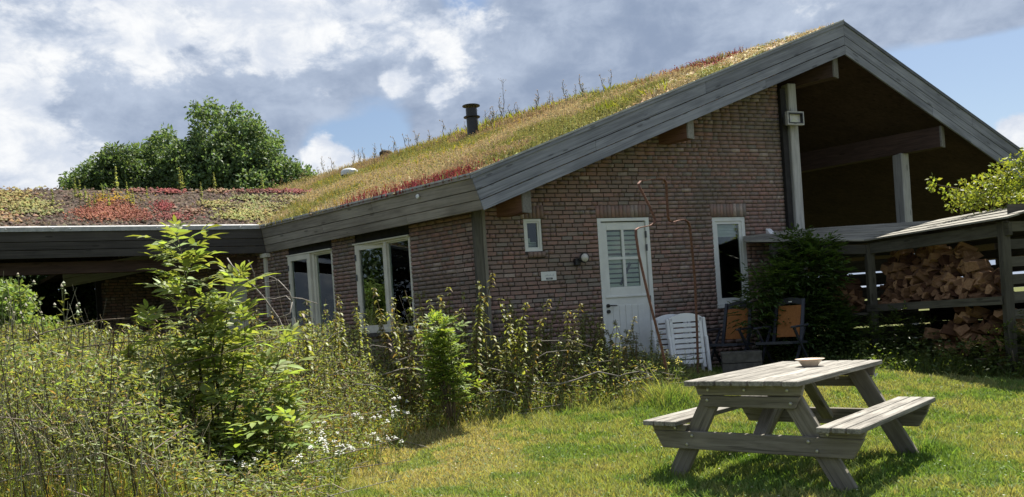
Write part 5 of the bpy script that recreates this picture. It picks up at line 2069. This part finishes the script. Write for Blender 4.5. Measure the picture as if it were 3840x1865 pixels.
def elder(name, label, base, shoots, nmax, L, colr, seed):
    rd = random.Random(seed)
    t_ = thing(name, label, 'shrub', base)
    b = Vector(base)
    lms = [compound_mesh(seed * 10 + i, L, colr, 3 if i < 3 else 2) for i in range(4)]
    cnt = 0
    per = []
    for si, (tip, org) in enumerate(shoots):
        tip, org = Vector(tip), Vector(org)
        n = 7
        mid = (tip + org) / 2 + Vector((rd.gauss(0, .05), rd.gauss(0, .05), .06))
        pts = [org.lerp(mid, i / n * 1.0).lerp(mid.lerp(tip, i / n), i / n) for i in range(n + 1)]
        ln = (tip - org).length
        MB().tube(pts, [max(.003, .012 * (1 - .75 * i / n) * min(1, ln)) for i in range(n + 1)], 5).build('branch', M_bark, t_, smooth=True)
        nodes = max(3, int(ln / (.075 if si == 0 else .095)))
        for i in range(nodes):
            f = .22 + .78 * (i + 1) / nodes
            q = f * n
            i0 = min(int(q), n - 1)
            per.append((pts[i0].lerp(pts[i0 + 1], q - i0), (pts[i0 + 1] - pts[i0]).normalized(), f, i, si))
    rd.shuffle(per)
    per.sort(key=lambda e_: 0 if (e_[4] < 3 or e_[2] > .93) else 1)
    for p, d, f, i, si in per:
        k = 5 if f > .96 else (3 if si == 0 and f > .6 else 2)
        for j in range(k):
            if cnt >= nmax:
                break
            an = i * 1.57 + j * (2 * math.pi / k) + rd.gauss(0, .35)
            side = Vector((math.cos(an), math.sin(an), 0))
            dirv = (side + Vector((0, 0, rd.uniform(-.15, .45) + (1.1 if f > .96 else 0))) + d * .35).normalized()
            zax = (Vector((0, 0, 1)) - dirv * dirv.z + Vector((rd.gauss(0, .2), rd.gauss(0, .2), 0))).normalized()
            yax = zax.cross(dirv).normalized()
            zax = dirv.cross(yax)
            sc = rd.uniform(.8, 1.2) * (.62 if f > .96 else 1.0)
            o_ = bpy.data.objects.new('leaf', rd.choice(lms))
            wm = Matrix(((dirv.x * sc, yax.x * sc, zax.x * sc, p.x), (dirv.y * sc, yax.y * sc, zax.y * sc, p.y), (dirv.z * sc, yax.z * sc, zax.z * sc, p.z), (0, 0, 0, 1)))
            link(o_, t_, wm)
            cnt += 1
    return t_


rd = random.Random(5)
sh = [((-2.84, 7.0, 2.16), (-2.72, 7.0, .9)), ((-2.40, 7.05, 1.74), (-2.6, 7.0, .7)), ((-3.14, 7.0, 1.42), (-2.8, 7, .6)), ((-2.28, 6.9, 1.40), (-2.5, 7, .5)), ((-3.0, 7.2, 1.66), (-2.75, 7.1, .7)),
      ((-2.58, 6.9, 1.25), (-2.6, 6.95, .3)), ((-2.15, 6.95, .95), (-2.45, 7, .3)), ((-3.35, 7.0, 1.05), (-2.9, 7, .4)), ((-2.0, 6.9, .62), (-2.4, 6.95, .15)), ((-2.75, 6.75, 1.0), (-2.65, 6.9, .2)),
      ((-2.1, 6.7, .42), (-2.4, 6.9, .1)), ((-3.1, 6.8, .85), (-2.8, 6.95, .2)), ((-2.4, 6.65, .7), (-2.55, 6.9, .1)), ((-2.0, 7.1, 1.15), (-2.4, 7.05, .4)), ((-2.9, 6.65, .5), (-2.7, 6.9, .05)),
      ((-1.95, 6.75, .25), (-2.35, 6.9, .05)), ((-2.66, 7.3, 1.5), (-2.65, 7.1, .6)), ((-2.3, 6.6, .3), (-2.5, 6.85, .0))]
sh += [((-2.66, 7.0, 1.0), (-2.64, 7.0, -.02)), ((-3.25, 6.85, .8), (-2.8, 6.95, .2)), ((-1.85, 6.7, .5), (-2.3, 6.85, .1)), ((-3.3, 6.75, .45), (-2.85, 6.9, .05)), ((-2.0, 6.6, .12), (-2.4, 6.8, .02))]
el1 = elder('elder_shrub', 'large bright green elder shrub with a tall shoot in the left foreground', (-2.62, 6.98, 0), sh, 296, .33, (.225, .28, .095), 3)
so = Soup()
n_ = 420
cen = np.array([(-2.62, 6.8, .35), (-2.4, 6.75, .25), (-2.85, 6.85, .65), (-2.45, 6.9, .85), (-2.15, 6.7, .3), (-3.0, 6.9, .5), (-2.65, 7.0, 1.1), (-2.15, 6.8, .65), (-2.7, 6.6, .2), (-2.3, 6.5, .12), (-2.95, 6.65, .2)])
i_ = RNG.integers(0, len(cen), n_)
P = cen[i_] + rdir(n_) * np.array((.34, .28, .34)) * (RNG.uniform(.1, 1, n_) ** .5)[:, None]
P[:, 2] = np.maximum(P[:, 2], .03)
dv = rdir(n_, -.3, .5)
sdv = np.cross(dv, (0, 0, 1.0))
cc = jit((.27, .36, .11), n_, .4, .12)  # leaf colour lifted to offset the shade low in the shrub
for t2, sd in ((.3, -1), (.3, 1), (.62, -1), (.62, 1), (1, 0)):
    so.bigleaves(P + dv * .30 * t2 * .7, dv * (.6 if sd else 1) + sdv * sd * .85 + rdir(n_) * .12, np.tile((0, 0, 1.0), (n_, 1)), .135 * RNG.uniform(.8, 1.2, n_), .055, cc, .2, .2)
so.build('leaf_mass', M_leaf, el1, Matrix.Identity(4), 'stuff')
b2 = (-.73, 8.82, tz(-.73, 8.82))
sh = []
for i in range(17):
    a_ = rd.uniform(0, 6.28)
    r_ = rd.uniform(.08, .30)
    hh = rd.uniform(.35, 1.0)
    if i < 4:
        r_, hh = rd.uniform(.02, .12), rd.uniform(1.0, 1.22)
    sh.append(((b2[0] + math.cos(a_) * r_ - .04, b2[1] + math.sin(a_) * r_ * .6, b2[2] + hh), (b2[0] + math.cos(a_) * .05, b2[1], b2[2] + hh * .15)))
elder('elder_shrub', 'small bright green elder bush at the lawn edge before the brick corner', b2, sh, 290, .19, (.205, .285, .075), 4)


# ------------------------------------------------------------------ shrubs and trees with joined foliage
def leaf_cloud(so_, centers, radii, n, L, Wd, colr, shell=.5, v=.35, droop=0.0):
    centers, radii = np.asarray(centers, float), np.asarray(radii, float)
    wts = radii.prod(1) ** .7
    i_ = RNG.choice(len(centers), n, p=wts / wts.sum())
    d = rdir(n)
    rr_ = RNG.uniform(shell, 1, n) ** .6
    P = centers[i_] + d * radii[i_] * rr_[:, None]
    dd = d * .7 + rdir(n) * .8
    dd[:, 2] -= .15
    so_.leaves(P, dd, d + rdir(n) * .6, RNG.uniform(.7, 1.3, n) * L, RNG.uniform(.7, 1.3, n) * Wd, jit(colr, n, v, .1), .2)


def tree(name, label, base, hgt, lobes, n, L, Wd, colr, cat='tree', trunk_r=.25, group=None):
    """lobes: (dx, dy, z, rx, ry, rz)"""
    t_ = thing(name, label, cat, base, 0, group)
    b = Vector(base)
    mb_ = MB()
    top = b + UP * hgt * .8
    mb_.tube([b - UP * .1, b + UP * hgt * .3, top], [trunk_r, trunk_r * .7, trunk_r * .15], 8)
    for l_ in lobes[:10]:
        e_ = b + Vector((l_[0], l_[1], l_[2]))
        s_ = b + UP * hgt * .28
        mb_.tube([s_, s_.lerp(e_, .5) + UP * .1, e_], [trunk_r * .4, trunk_r * .25, trunk_r * .06], 5)
    mb_.build('trunk', M_bark, t_, smooth=True)
    so_ = Soup()
    c_ = np.array([(base[0] + l_[0], base[1] + l_[1], base[2] + l_[2]) for l_ in lobes]) - np.array(base)
    # split lobes into twig-sized clusters for a broken outline
    cs, rs_ = [], []
    for ci, l_ in zip(c_, lobes):
        m_ = max(6, int(110 * (l_[3] * l_[5]) ** .5 / max(.3, (lobes[0][3] * lobes[0][5]) ** .5)))
        d = rdir(m_)
        r3_ = np.array(l_[3:6])
        cs.append(ci + d * r3_ * RNG.uniform(.72, 1.02, (m_, 1)))
        rs_.append(np.tile(r3_ * .17, (m_, 1)) * RNG.uniform(.6, 1.4, (m_, 1)))
    leaf_cloud(so_, np.concatenate(cs), np.concatenate(rs_), n, L, Wd, colr, .2)
    leaf_cloud(so_, c_, np.array([l_[3:6] for l_ in lobes]) * .8, n // 4, L * 1.2, Wd * 1.3, np.array(colr) * .9, .3)
    so_.build('crown', M_treeleaf, t_)
    return t_


tree('broad_tree', 'tall dark green tree with a domed crown behind the low roof', (-12.1, 36, 0), 11.7,
     [(0, 0, 7.2, 3.6, 3.4, 3.0), (1.5, 0, 6.8, 2.4, 2.8, 2.7), (-1.8, 0, 6.9, 2.4, 2.6, 2.3), (-.2, -.6, 10.2, 1.5, 1.6, 1.5), (2.7, -.4, 6.2, 1.3, 1.9, 2.0), (3.5, 0, 5.4, .9, 1.5, 1.8), (-1.3, -.8, 8.7, 1.7, 1.8, 1.6), (1.0, -1, 9.1, 1.6, 1.7, 1.7), (2.1, -.6, 7.9, 1.3, 1.6, 1.6), (-2.7, .2, 7.1, 1.3, 2, 1.5), (.3, -1.5, 8.0, 1.8, 1.5, 1.8), (-3.5, -.3, 8.9, 1.3, 1.4, 1.4), (-2.5, -.4, 9.2, 1.2, 1.3, 1.4), (-3.6, -.2, 6.4, 1.6, 1.6, 2.0)], 84000, .165, .095, (.115, .17, .078), 'tree', .35)
tree('broad_tree', 'lower rounded tree left of the domed tree behind the low roof', (-16.2, 34.5, 0), 10.0,
     [(2.6, 0, 7.4, 2.0, 2.0, 2.2), (0, 0, 6.8, 2.5, 2.2, 2.5), (-1.6, 0, 6.4, 1.5, 1.6, 1.9), (1.6, 0, 7.0, 1.7, 1.8, 1.9), (.1, -.4, 8.4, 1.4, 1.5, 1.2), (-2.7, 0, 6.2, .9, 1, 1.6), (-2.0, -.2, 8.0, .55, .6, .8), (-3.4, 0, 6.6, .6, .9, .8), (-3.1, 0, 7.5, .3, .4, .5)], 50000, .16, .09, (.11, .165, .072), 'tree', .25)
tree('garden_tree', 'dark tree glimpsed under the low roof beside the far outbuilding', (-10.4, 20.5, .33), 4.2, [(0, 0, 2.6, 1.5, 1.4, 1.9), (.6, 0, 1.6, 1.2, 1.3, 1.5), (-.7, .2, 1.3, 1.2, 1.2, 1.2)], 16000, .14, .085, (.05, .085, .03), 'tree', .12)
tree('garden_tree', 'dark tree at the far left edge seen under the low roof', (-13.2, 19.0, .33), 4.4, [(0, 0, 2.4, 1.6, 1.4, 1.8), (1.2, 0, 1.8, 1.3, 1.3, 1.6), (-1.3, .2, 1.8, 1.3, 1.2, 1.6)], 13000, .14, .085, (.05, .085, .03), 'tree', .12)
tree('bushy_shrub', 'light green bush in the sun at the left edge before the low roof', (-7.0, 10.9, .3), 2.2, [(0, 0, 1.1, .75, .6, .8), (.55, -.1, .8, .5, .5, .6), (-.7, 0, 1.2, .7, .6, .9), (.15, -.1, 1.6, .45, .4, .35)], 15000, .075, .042, (.20, .275, .08), 'shrub', .05)
tree('bushy_shrub', 'low yellowish hedge shrub behind the thistles at the left edge', (-6.3, 10.1, .25), 1.3, [(0, 0, .9, .6, .4, .42), (-.7, .1, .9, .5, .4, .42), (.6, .2, .7, .5, .4, .4)], 9000, .06, .03, (.20, .20, .06), 'shrub', .04)
so = Soup()  # unseen hedge, put in so the window panes mirror foliage, not bright sky
n_ = 26000
y = RNG.uniform(-6, 13, n_)
hh = 3.4 + .7 * vn(y, y * 0, .5, 33)
P = np.stack([-12.5 - .35 * (y - 13) * 0 + RNG.normal(0, .45, n_), y, RNG.uniform(0, 1, n_) * hh + .1], 1)
so.leaves(P, rdir(n_), rdir(n_), .20, .11, jit((.06, .09, .03), n_, .35), .2)
o_ = so.build('garden_hedge', M_treeleaf, origin=(-12.5, 4, .2))
tag(o_, 'tall dark garden hedge left of the meadow outside the view', 'hedge')
# far hedge on the horizon, left
so = Soup()
n_ = 9000
x = RNG.uniform(-70, -14, n_)
hh = 2.2 + 1.6 * vn(x, x * 0, .16, 31)
P = np.stack([x, 52 + RNG.normal(0, .6, n_), RNG.uniform(0, 1, n_) * hh + .2], 1)
so.leaves(P, rdir(n_), rdir(n_), .7, .42, jit((.06, .09, .03), n_, .35), .2)
o_ = so.build('far_hedge', M_treeleaf, kind='stuff', origin=(-40, 52, 0))
tag(o_, 'far dark hedge on the horizon beyond the carport', 'hedge')

# elder in the shade of the gable, before the shed's left bay
def dark_shrub(name, label, base, lobes, n, L, colr):
    t_ = thing(name, label, 'shrub', base)
    b = Vector(base)
    mb_ = MB()
    for l_ in lobes:
        e_ = b + Vector(l_[:3])
        mb_.tube([b + Vector((random.uniform(-.1, .1), random.uniform(-.1, .1), -.02)), b.lerp(e_, .5) + Vector((0, 0, .1)), e_], [.018, .012, .004], 5)
    mb_.build('branch', M_bark, t_, smooth=True)
    so_ = Soup()
    c_ = np.array([l_[:3] for l_ in lobes])
    r_ = np.array([l_[3:6] for l_ in lobes])
    i_ = RNG.choice(len(lobes), n, p=r_.prod(1) / r_.prod(1).sum())
    d = rdir(n)
    P = c_[i_] + d * r_[i_] * (RNG.uniform(.1, 1, n) ** .5)[:, None]
    P[:, 2] = np.maximum(P[:, 2], .05)
    dirv = d + rdir(n) * .7
    dirv[:, 2] *= .5
    dirv /= np.linalg.norm(dirv, axis=1, keepdims=True)
    side = np.cross(dirv, (0, 0, 1.0))
    side /= np.linalg.norm(side, axis=1, keepdims=True)
    cc = jit(colr, n, .35, .1)
    for t2, sd in ((.3, -1), (.3, 1), (.62, -1), (.62, 1), (1, 0)):
        dl_ = dirv * (.6 if sd else 1) + side * sd * .85 + rdir(n) * .15
        so_.leaves(P + dirv * L * t2 * .7, dl_, np.tile((0, 0, 1.0), (n, 1)), L * .5 * RNG.uniform(.8, 1.2, n), L * .19, cc, .2, .1)
    so_.build('foliage', M_leaf, t_)
    return t_


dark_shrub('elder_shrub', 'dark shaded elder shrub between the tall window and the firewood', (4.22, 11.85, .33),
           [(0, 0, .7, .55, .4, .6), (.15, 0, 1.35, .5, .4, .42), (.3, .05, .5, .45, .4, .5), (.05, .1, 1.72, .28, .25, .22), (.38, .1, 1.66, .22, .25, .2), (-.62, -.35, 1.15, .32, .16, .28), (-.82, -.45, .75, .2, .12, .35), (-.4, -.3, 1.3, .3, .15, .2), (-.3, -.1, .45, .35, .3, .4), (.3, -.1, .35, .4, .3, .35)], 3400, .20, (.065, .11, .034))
dark_shrub('low_shrub', 'leafy low plant at the foot of the shed below the shelf', (5.35, 11.35, .3), [(0, 0, .45, .35, .25, .35), (.35, -.1, .3, .35, .3, .3), (-.3, 0, .25, .3, .25, .25)], 420, .15, (.085, .12, .036))
dark_shrub('low_shrub', 'weedy plant at the foot of the right shed post', (6.0, 9.75, .2), [(0, 0, .3, .3, .25, .3), (.3, -.1, .45, .25, .25, .4), (-.35, .2, .2, .3, .25, .2)], 330, .13, (.10, .13, .04))
# fern
t_ = thing('fern', 'green fern with upright fronds below the shed shelf', 'fern', (5.62, 11.05, .28))
st, lf = Soup(), Soup()
for i in range(13):
    a_ = i * .55 + RNG.normal(0, .2)
    ln = RNG.uniform(.35, .62)
    out_ = RNG.uniform(.25, .6)
    prev = np.zeros(3)
    for j in range(1, 15):
        f = j / 14
        p = np.array((math.cos(a_) * out_ * f * f * ln, math.sin(a_) * out_ * f * f * ln, ln * (f - .28 * f * f)))
        st.sticks(prev[None], p[None], .002, .0015, (.1, .12, .04))
        tang = p - prev
        sd = np.cross(tang, (0, 0, 1.0))
        sd = sd / (np.linalg.norm(sd) + 1e-6)
        if j > 2:
            pl_ = .10 * math.sin(math.pi * min(1, f * .9 + .08)) + .012
            for s_ in (-1, 1):
                lf.leaves(p[None], (sd * s_ + tang * 3)[None], np.array([[0, 0, 1.0]]), pl_, .022, jit((.10, .155, .04), 1, .2), .1)
        prev = p
st.build('stem', M_twig, t_)
lf.build('frond', M_leaf, t_, None, 'stuff')

# climber over the right end of the shed roof
t_ = thing('climbing_shrub', 'sunlit light green climber growing over the right end of the shed roof', 'climber', (7.35, 11.0, .3))
so = Soup()
cen = [(6.75, 11.4, 2.62, .38, .4, .26), (7.15, 11.3, 2.75, .4, .4, .34), (6.45, 11.3, 2.5, .25, .3, .16), (7.5, 11.2, 2.6, .4, .4, .45), (7.35, 11.2, 3.02, .16, .2, .2), (7.1, 10.6, 2.45, .3, .3, .14), (7.35, 10.3, 2.1, .25, .3, .5), (7.2, 10.1, 1.3, .2, .25, .5), (6.9, 9.8, .8, .2, .25, .4), (6.25, 11.4, 2.66, .1, .1, .08), (6.05, 11.4, 2.78, .06, .06, .12), (7.0, 10.9, 2.42, .5, .4, .1)]
cc_ = np.array([c[:3] for c in cen]) - np.array((7.35, 11.0, .3))
leaf_cloud(so, cc_, np.array([c[3:] for c in cen]), 5200, .062, .034, (.19, .225, .05), .15, .4)
so.build('foliage', M_leaf, t_)
mb = MB()
for c in cen:
    e_ = Vector(c[:3])
    mb.tube([Vector((7.4, 10.8, .3)), Vector((7.4, 10.9, 2.2)), (Vector((7.4, 10.9, 2.2)) + e_) / 2 + UP * .05, e_], [.016, .012, .007, .003], 5)
mb.build('vine', M_bark, t_, smooth=True)
so = Soup()
n_ = 13000
x, y = RNG.uniform(3.2, 7.6, n_), RNG.uniform(8.7, 12.2, n_)
ok = shed_weeds(x, y) & (x > 2.9)
x, y = x[ok], y[ok]
n_ = len(x)
dd_ = y - np.interp(x, [3.0, 4.2, 4.8, 5.2, 5.8, 7], [11.8, 11.1, 10.4, 9.9, 9.35, 8.9])
P = np.stack([x, y, terr(x, y)], 1)
lean = RNG.normal(0, .05, (n_, 3))
lean[:, 2] = 0
so.blades(P, RNG.uniform(.05, .2, n_) * np.clip(.6 + dd_, .6, 1.3), .009, lean, jit((.09, .125, .032), n_, .35, .12))
i_ = RNG.choice(n_, 5000)
P2 = P[i_] + np.array([0, 0, 1.0]) * (RNG.uniform(.02, .32, 5000) * np.clip(.4 + dd_[i_], .3, 1.1))[:, None]
so.leaves(P2, rdir(5000, -.3, .6), rdir(5000), RNG.uniform(.03, .08, 5000), .03, jit((.085, .12, .034), 5000, .35, .12), .2)
o_ = so.build('shed_weeds', M_leaf, kind='stuff', origin=(5.5, 10.8, .2))
tag(o_, 'dark weeds and long grass along the foot of the wood shed', 'weeds')

# ------------------------------------------------------------------ thistles, yarrow, daisies, branches
def thistle(seed, hgt):
    rs = np.random.default_rng(seed)
    st, lf, hd = Soup(), Soup(), Soup()
    top = np.array((rs.normal(0, .05), 0, hgt))
    st.sticks(np.array([[0, 0, 0.0]]), top[None], .009, .005, (.15, .16, .08))
    tips = [top]
    for i in range(5):
        f = rs.uniform(.68, .95)
        p = top * f
        e_ = p + np.array((rs.normal(0, .07), rs.normal(0, .07), rs.uniform(.08, .18)))
        st.sticks(p[None], e_[None], .005, .004, (.15, .16, .08))
        tips.append(e_)
    hd.clumps(np.array(tips), rs.uniform(.012, .02, len(tips)), 1.6, jit((.30, .30, .23), len(tips), .15))
    hd.clumps(np.array(tips) - np.array((0, 0, .022)), .022, 1.0, jit((.16, .19, .09), len(tips), .2))
    m_ = 46
    z_ = rs.uniform(.1, .93, m_)
    an = rs.uniform(0, 6.28, m_)
    P = top[None] * z_[:, None]
    d = np.stack([np.cos(an), np.sin(an), rs.uniform(-.1, .8, m_)], 1)
    lf.leaves(P, d, np.tile((0, 0, 1.0), (m_, 1)), .17 * (1.15 - z_) + .03, .035, jit((.15, .175, .07), m_, .3), .25)
    return st, lf, hd


TH_ = []
for i, (x, y, hh, lb) in enumerate(((-5.10, 8.5, 2.02, 'tallest thistle with a pale round head at the left edge'), (-4.62, 8.4, 1.86, 'tall thistle with pale heads right of the tallest thistle'), (-4.95, 8.6, 1.7, 'thistle'), (-5.3, 8.4, 1.55, 'thistle'), (-4.75, 8.9, 1.62, 'thistle'), (-5.45, 8.9, 1.7, 'thistle'), (-4.3, 8.6, 1.35, 'thistle'))):
    lab = lb if lb != 'thistle' else 'grey green thistle in the weeds at the left edge'
    grp = None if lb != 'thistle' else 'shorter thistles at the left edge'
    loc = (x, y, tz(x, y) - .02)
    if i < 3:
        t_ = thing('thistle', lab, 'thistle', loc, 0, grp)
        a, b, c = thistle(60 + i, hh)
        a.build('stem', M_twig, t_)
        b.build('foliage', M_leaf, t_)
        c.build('flower_head', M_dry, t_, None, 'stuff')
        TH_.append(t_)
    else:
        dup(TH_[i % 3], loc, random.uniform(0, 6), hh / (2.02, 1.86, 1.7)[i % 3], lab, grp)


def flower_plant(seed, hgt, heads, colr, flat, r_):
    rs = np.random.default_rng(seed)
    st, lf, hd = Soup(), Soup(), Soup()
    for i in range(heads):
        e_ = np.array((rs.normal(0, .06), rs.normal(0, .06), hgt * rs.uniform(.75, 1.05)))
        st.sticks(np.array([[0, 0, 0.0]]), e_[None], .003, .002, (.13, .17, .06))
        m_ = 9 if flat else 5
        hd.clumps(e_[None] + np.column_stack([rs.normal(0, r_ * .6, m_), rs.normal(0, r_ * .6, m_), rs.normal(0, .009, m_)]), r_ * .5, .7, jit(colr, m_, .1, .03))
    m_ = 26
    z_ = rs.uniform(0, .75, m_) * hgt
    lf.leaves(np.stack([rs.normal(0, .03, m_), rs.normal(0, .03, m_), z_], 1), rs.normal(0, 1, (m_, 3)) + np.array((0, 0, .6)), rs.normal(0, 1, (m_, 3)), .08, .012, jit((.13, .175, .06), m_, .3), .2)
    return st, lf, hd


def scatter_flowers(name, lab, cat, grp, spots, mk):
    made_ = []
    for i, (x, y, s_) in enumerate(spots):
        loc = (x, y, tz(x, y) - .01)
        if i < 3:
            t_ = thing(name, lab, cat, loc, 0, grp)
            a, b, c = mk(i)
            a.build('stem', M_twig, t_)
            b.build('foliage', M_leaf, t_)
            c.build('flower_head', M_petal, t_, None, 'stuff')
            made_.append(t_)
        else:
            dup(made_[i % 3], loc, random.uniform(0, 6.28), s_, lab, grp)


scatter_flowers('yarrow', 'white flowered yarrow at the edge of the wild meadow by the lawn', 'yarrow', 'white yarrow at the meadow edge',
                [(random.gauss(-1.95, .42), random.uniform(5.9, 8.5), random.uniform(.8, 1.15)) for _ in range(30)], lambda i: flower_plant(80 + i, .40, 3, (.56, .57, .53), True, .021))
scatter_flowers('yellow_daisy', 'small yellow daisy plant in the grass between the door and the white chairs', 'flower', 'yellow daisies before the door',
                [(random.uniform(1.25, 2.35), random.uniform(9.9, 10.6), random.uniform(.75, 1.35)) for _ in range(24)], lambda i: flower_plant(90 + i, .42, 3, (.72, .62, .12), False, .014))

# bare grey branch sticking out of the nettles
t_ = thing('dead_branch', 'bare grey forked branch sticking out of the nettles before the left window', 'branch', (-2.45, 9.4, .2))


def pxy(x, y, Y):
    v = ray(x * 3840 / 2576, y * 3840 / 2576)
    return Vector((0, 0, H_CAM)) + v * (Y / v.y)


BRN = [[(760, 960), (735, 880), (700, 800), (660, 745), (620, 700), (585, 670), (572, 650)], [(645, 730), (640, 690), (625, 655)], [(700, 800), (730, 790), (735, 760), (720, 745), (690, 752), (660, 748)], [(725, 748), (760, 752), (800, 765)],
       [(715, 720), (690, 700), (665, 690)], [(735, 760), (728, 735), (700, 705), (660, 712)], [(735, 880), (712, 840), (690, 832), (640, 838)], [(745, 900), (752, 850), (740, 800)]]
for i, bpts in enumerate(BRN):
    pts = [pxy(x, y, 9.4 + .12 * math.sin(i * 2.1 + j)) for j, (x, y) in enumerate(bpts)]
    r0 = .014 if i == 0 else .008
    MB().tube(pts, [r0 * (1 - .6 * j / len(pts)) for j in range(len(pts))], 6).build('limb', M_deadwood, t_, smooth=True)
# long fallen branches lying over the brushwood
FB = [((1185, 935), (1330, 930), 9.6, .012), ((1230, 968), (1430, 948), 9.55, .016), ((1330, 905), (1460, 868), 9.8, .011), ((1290, 855), (1490, 858), 9.9, .009), ((985, 905), (1130, 880), 9.2, .011), ((960, 935), (1100, 925), 9.1, .013),
      ((850, 975), (980, 965), 8.9, .012), ((900, 880), (1010, 878), 9.6, .010), ((1195, 985), (1300, 975), 9.3, .018), ((1380, 965), (1560, 930), 9.6, .018), ((1540, 945), (1640, 925), 9.8, .012), ((700, 930), (790, 900), 8.8, .012), ((780, 900), (860, 815), 9.0, .014), ((1360, 1000), (1365, 945), 9.45, .010),
      ((690, 985), (720, 1060), 8.3, .012), ((740, 1010), (860, 985), 8.4, .011)]
for i, (a, b, Y, r_) in enumerate(FB):
    p, q = pxy(*a, Y), pxy(*b, Y + random.uniform(-.25, .25))
    m1, m2 = p.lerp(q, .35) + Vector((0, 0, random.uniform(-.03, .05))), p.lerp(q, .7) + Vector((0, 0, random.uniform(-.05, .04)))
    r_ *= .62
    p.z -= .04
    q.z -= .08
    t_ = MB().tube([p, m1, m2, q], [r_, r_ * .9, r_ * .75, r_ * .5], 6).build('fallen_branch', M_deadwood, smooth=True)
    me = t_.data
    c_ = Vector(p)
    me.transform(Matrix.Translation(-c_))
    t_.matrix_world = Matrix.Translation(c_)
    tag(t_, 'grey fallen branch lying over the brushwood of the wild bed', 'branch', 'fallen branches in the wild bed')
# arching bramble stems in the left foreground
BRM = [([(0, 880), (120, 835), (260, 805), (330, 800)], 6.7), ([(0, 935), (150, 880), (300, 862), (420, 855)], 6.6), ([(60, 1010), (250, 965), (400, 930), (560, 890), (680, 855)], 6.5), ([(200, 1080), (330, 1020), (430, 975), (520, 960)], 6.4), ([(0, 990), (110, 935), (220, 900)], 6.8), ([(430, 960), (560, 880), (700, 850), (830, 860)], 7.2)]
for i, (bp, Y) in enumerate(BRM):
    pts = [pxy(x, y, Y + .05 * j) for j, (x, y) in enumerate(bp)]
    t_ = MB().tube(pts, [.006, .006, .005, .004, .003][:len(pts)], 5).build('bramble_stem', M_bark, smooth=True)
    c_ = Vector(pts[0])
    t_.data.transform(Matrix.Translation(-c_))
    t_.matrix_world = Matrix.Translation(c_)
    tag(t_, 'thin arching bramble stem crossing the weeds in the left foreground', 'bramble', 'bramble stems in the left foreground')
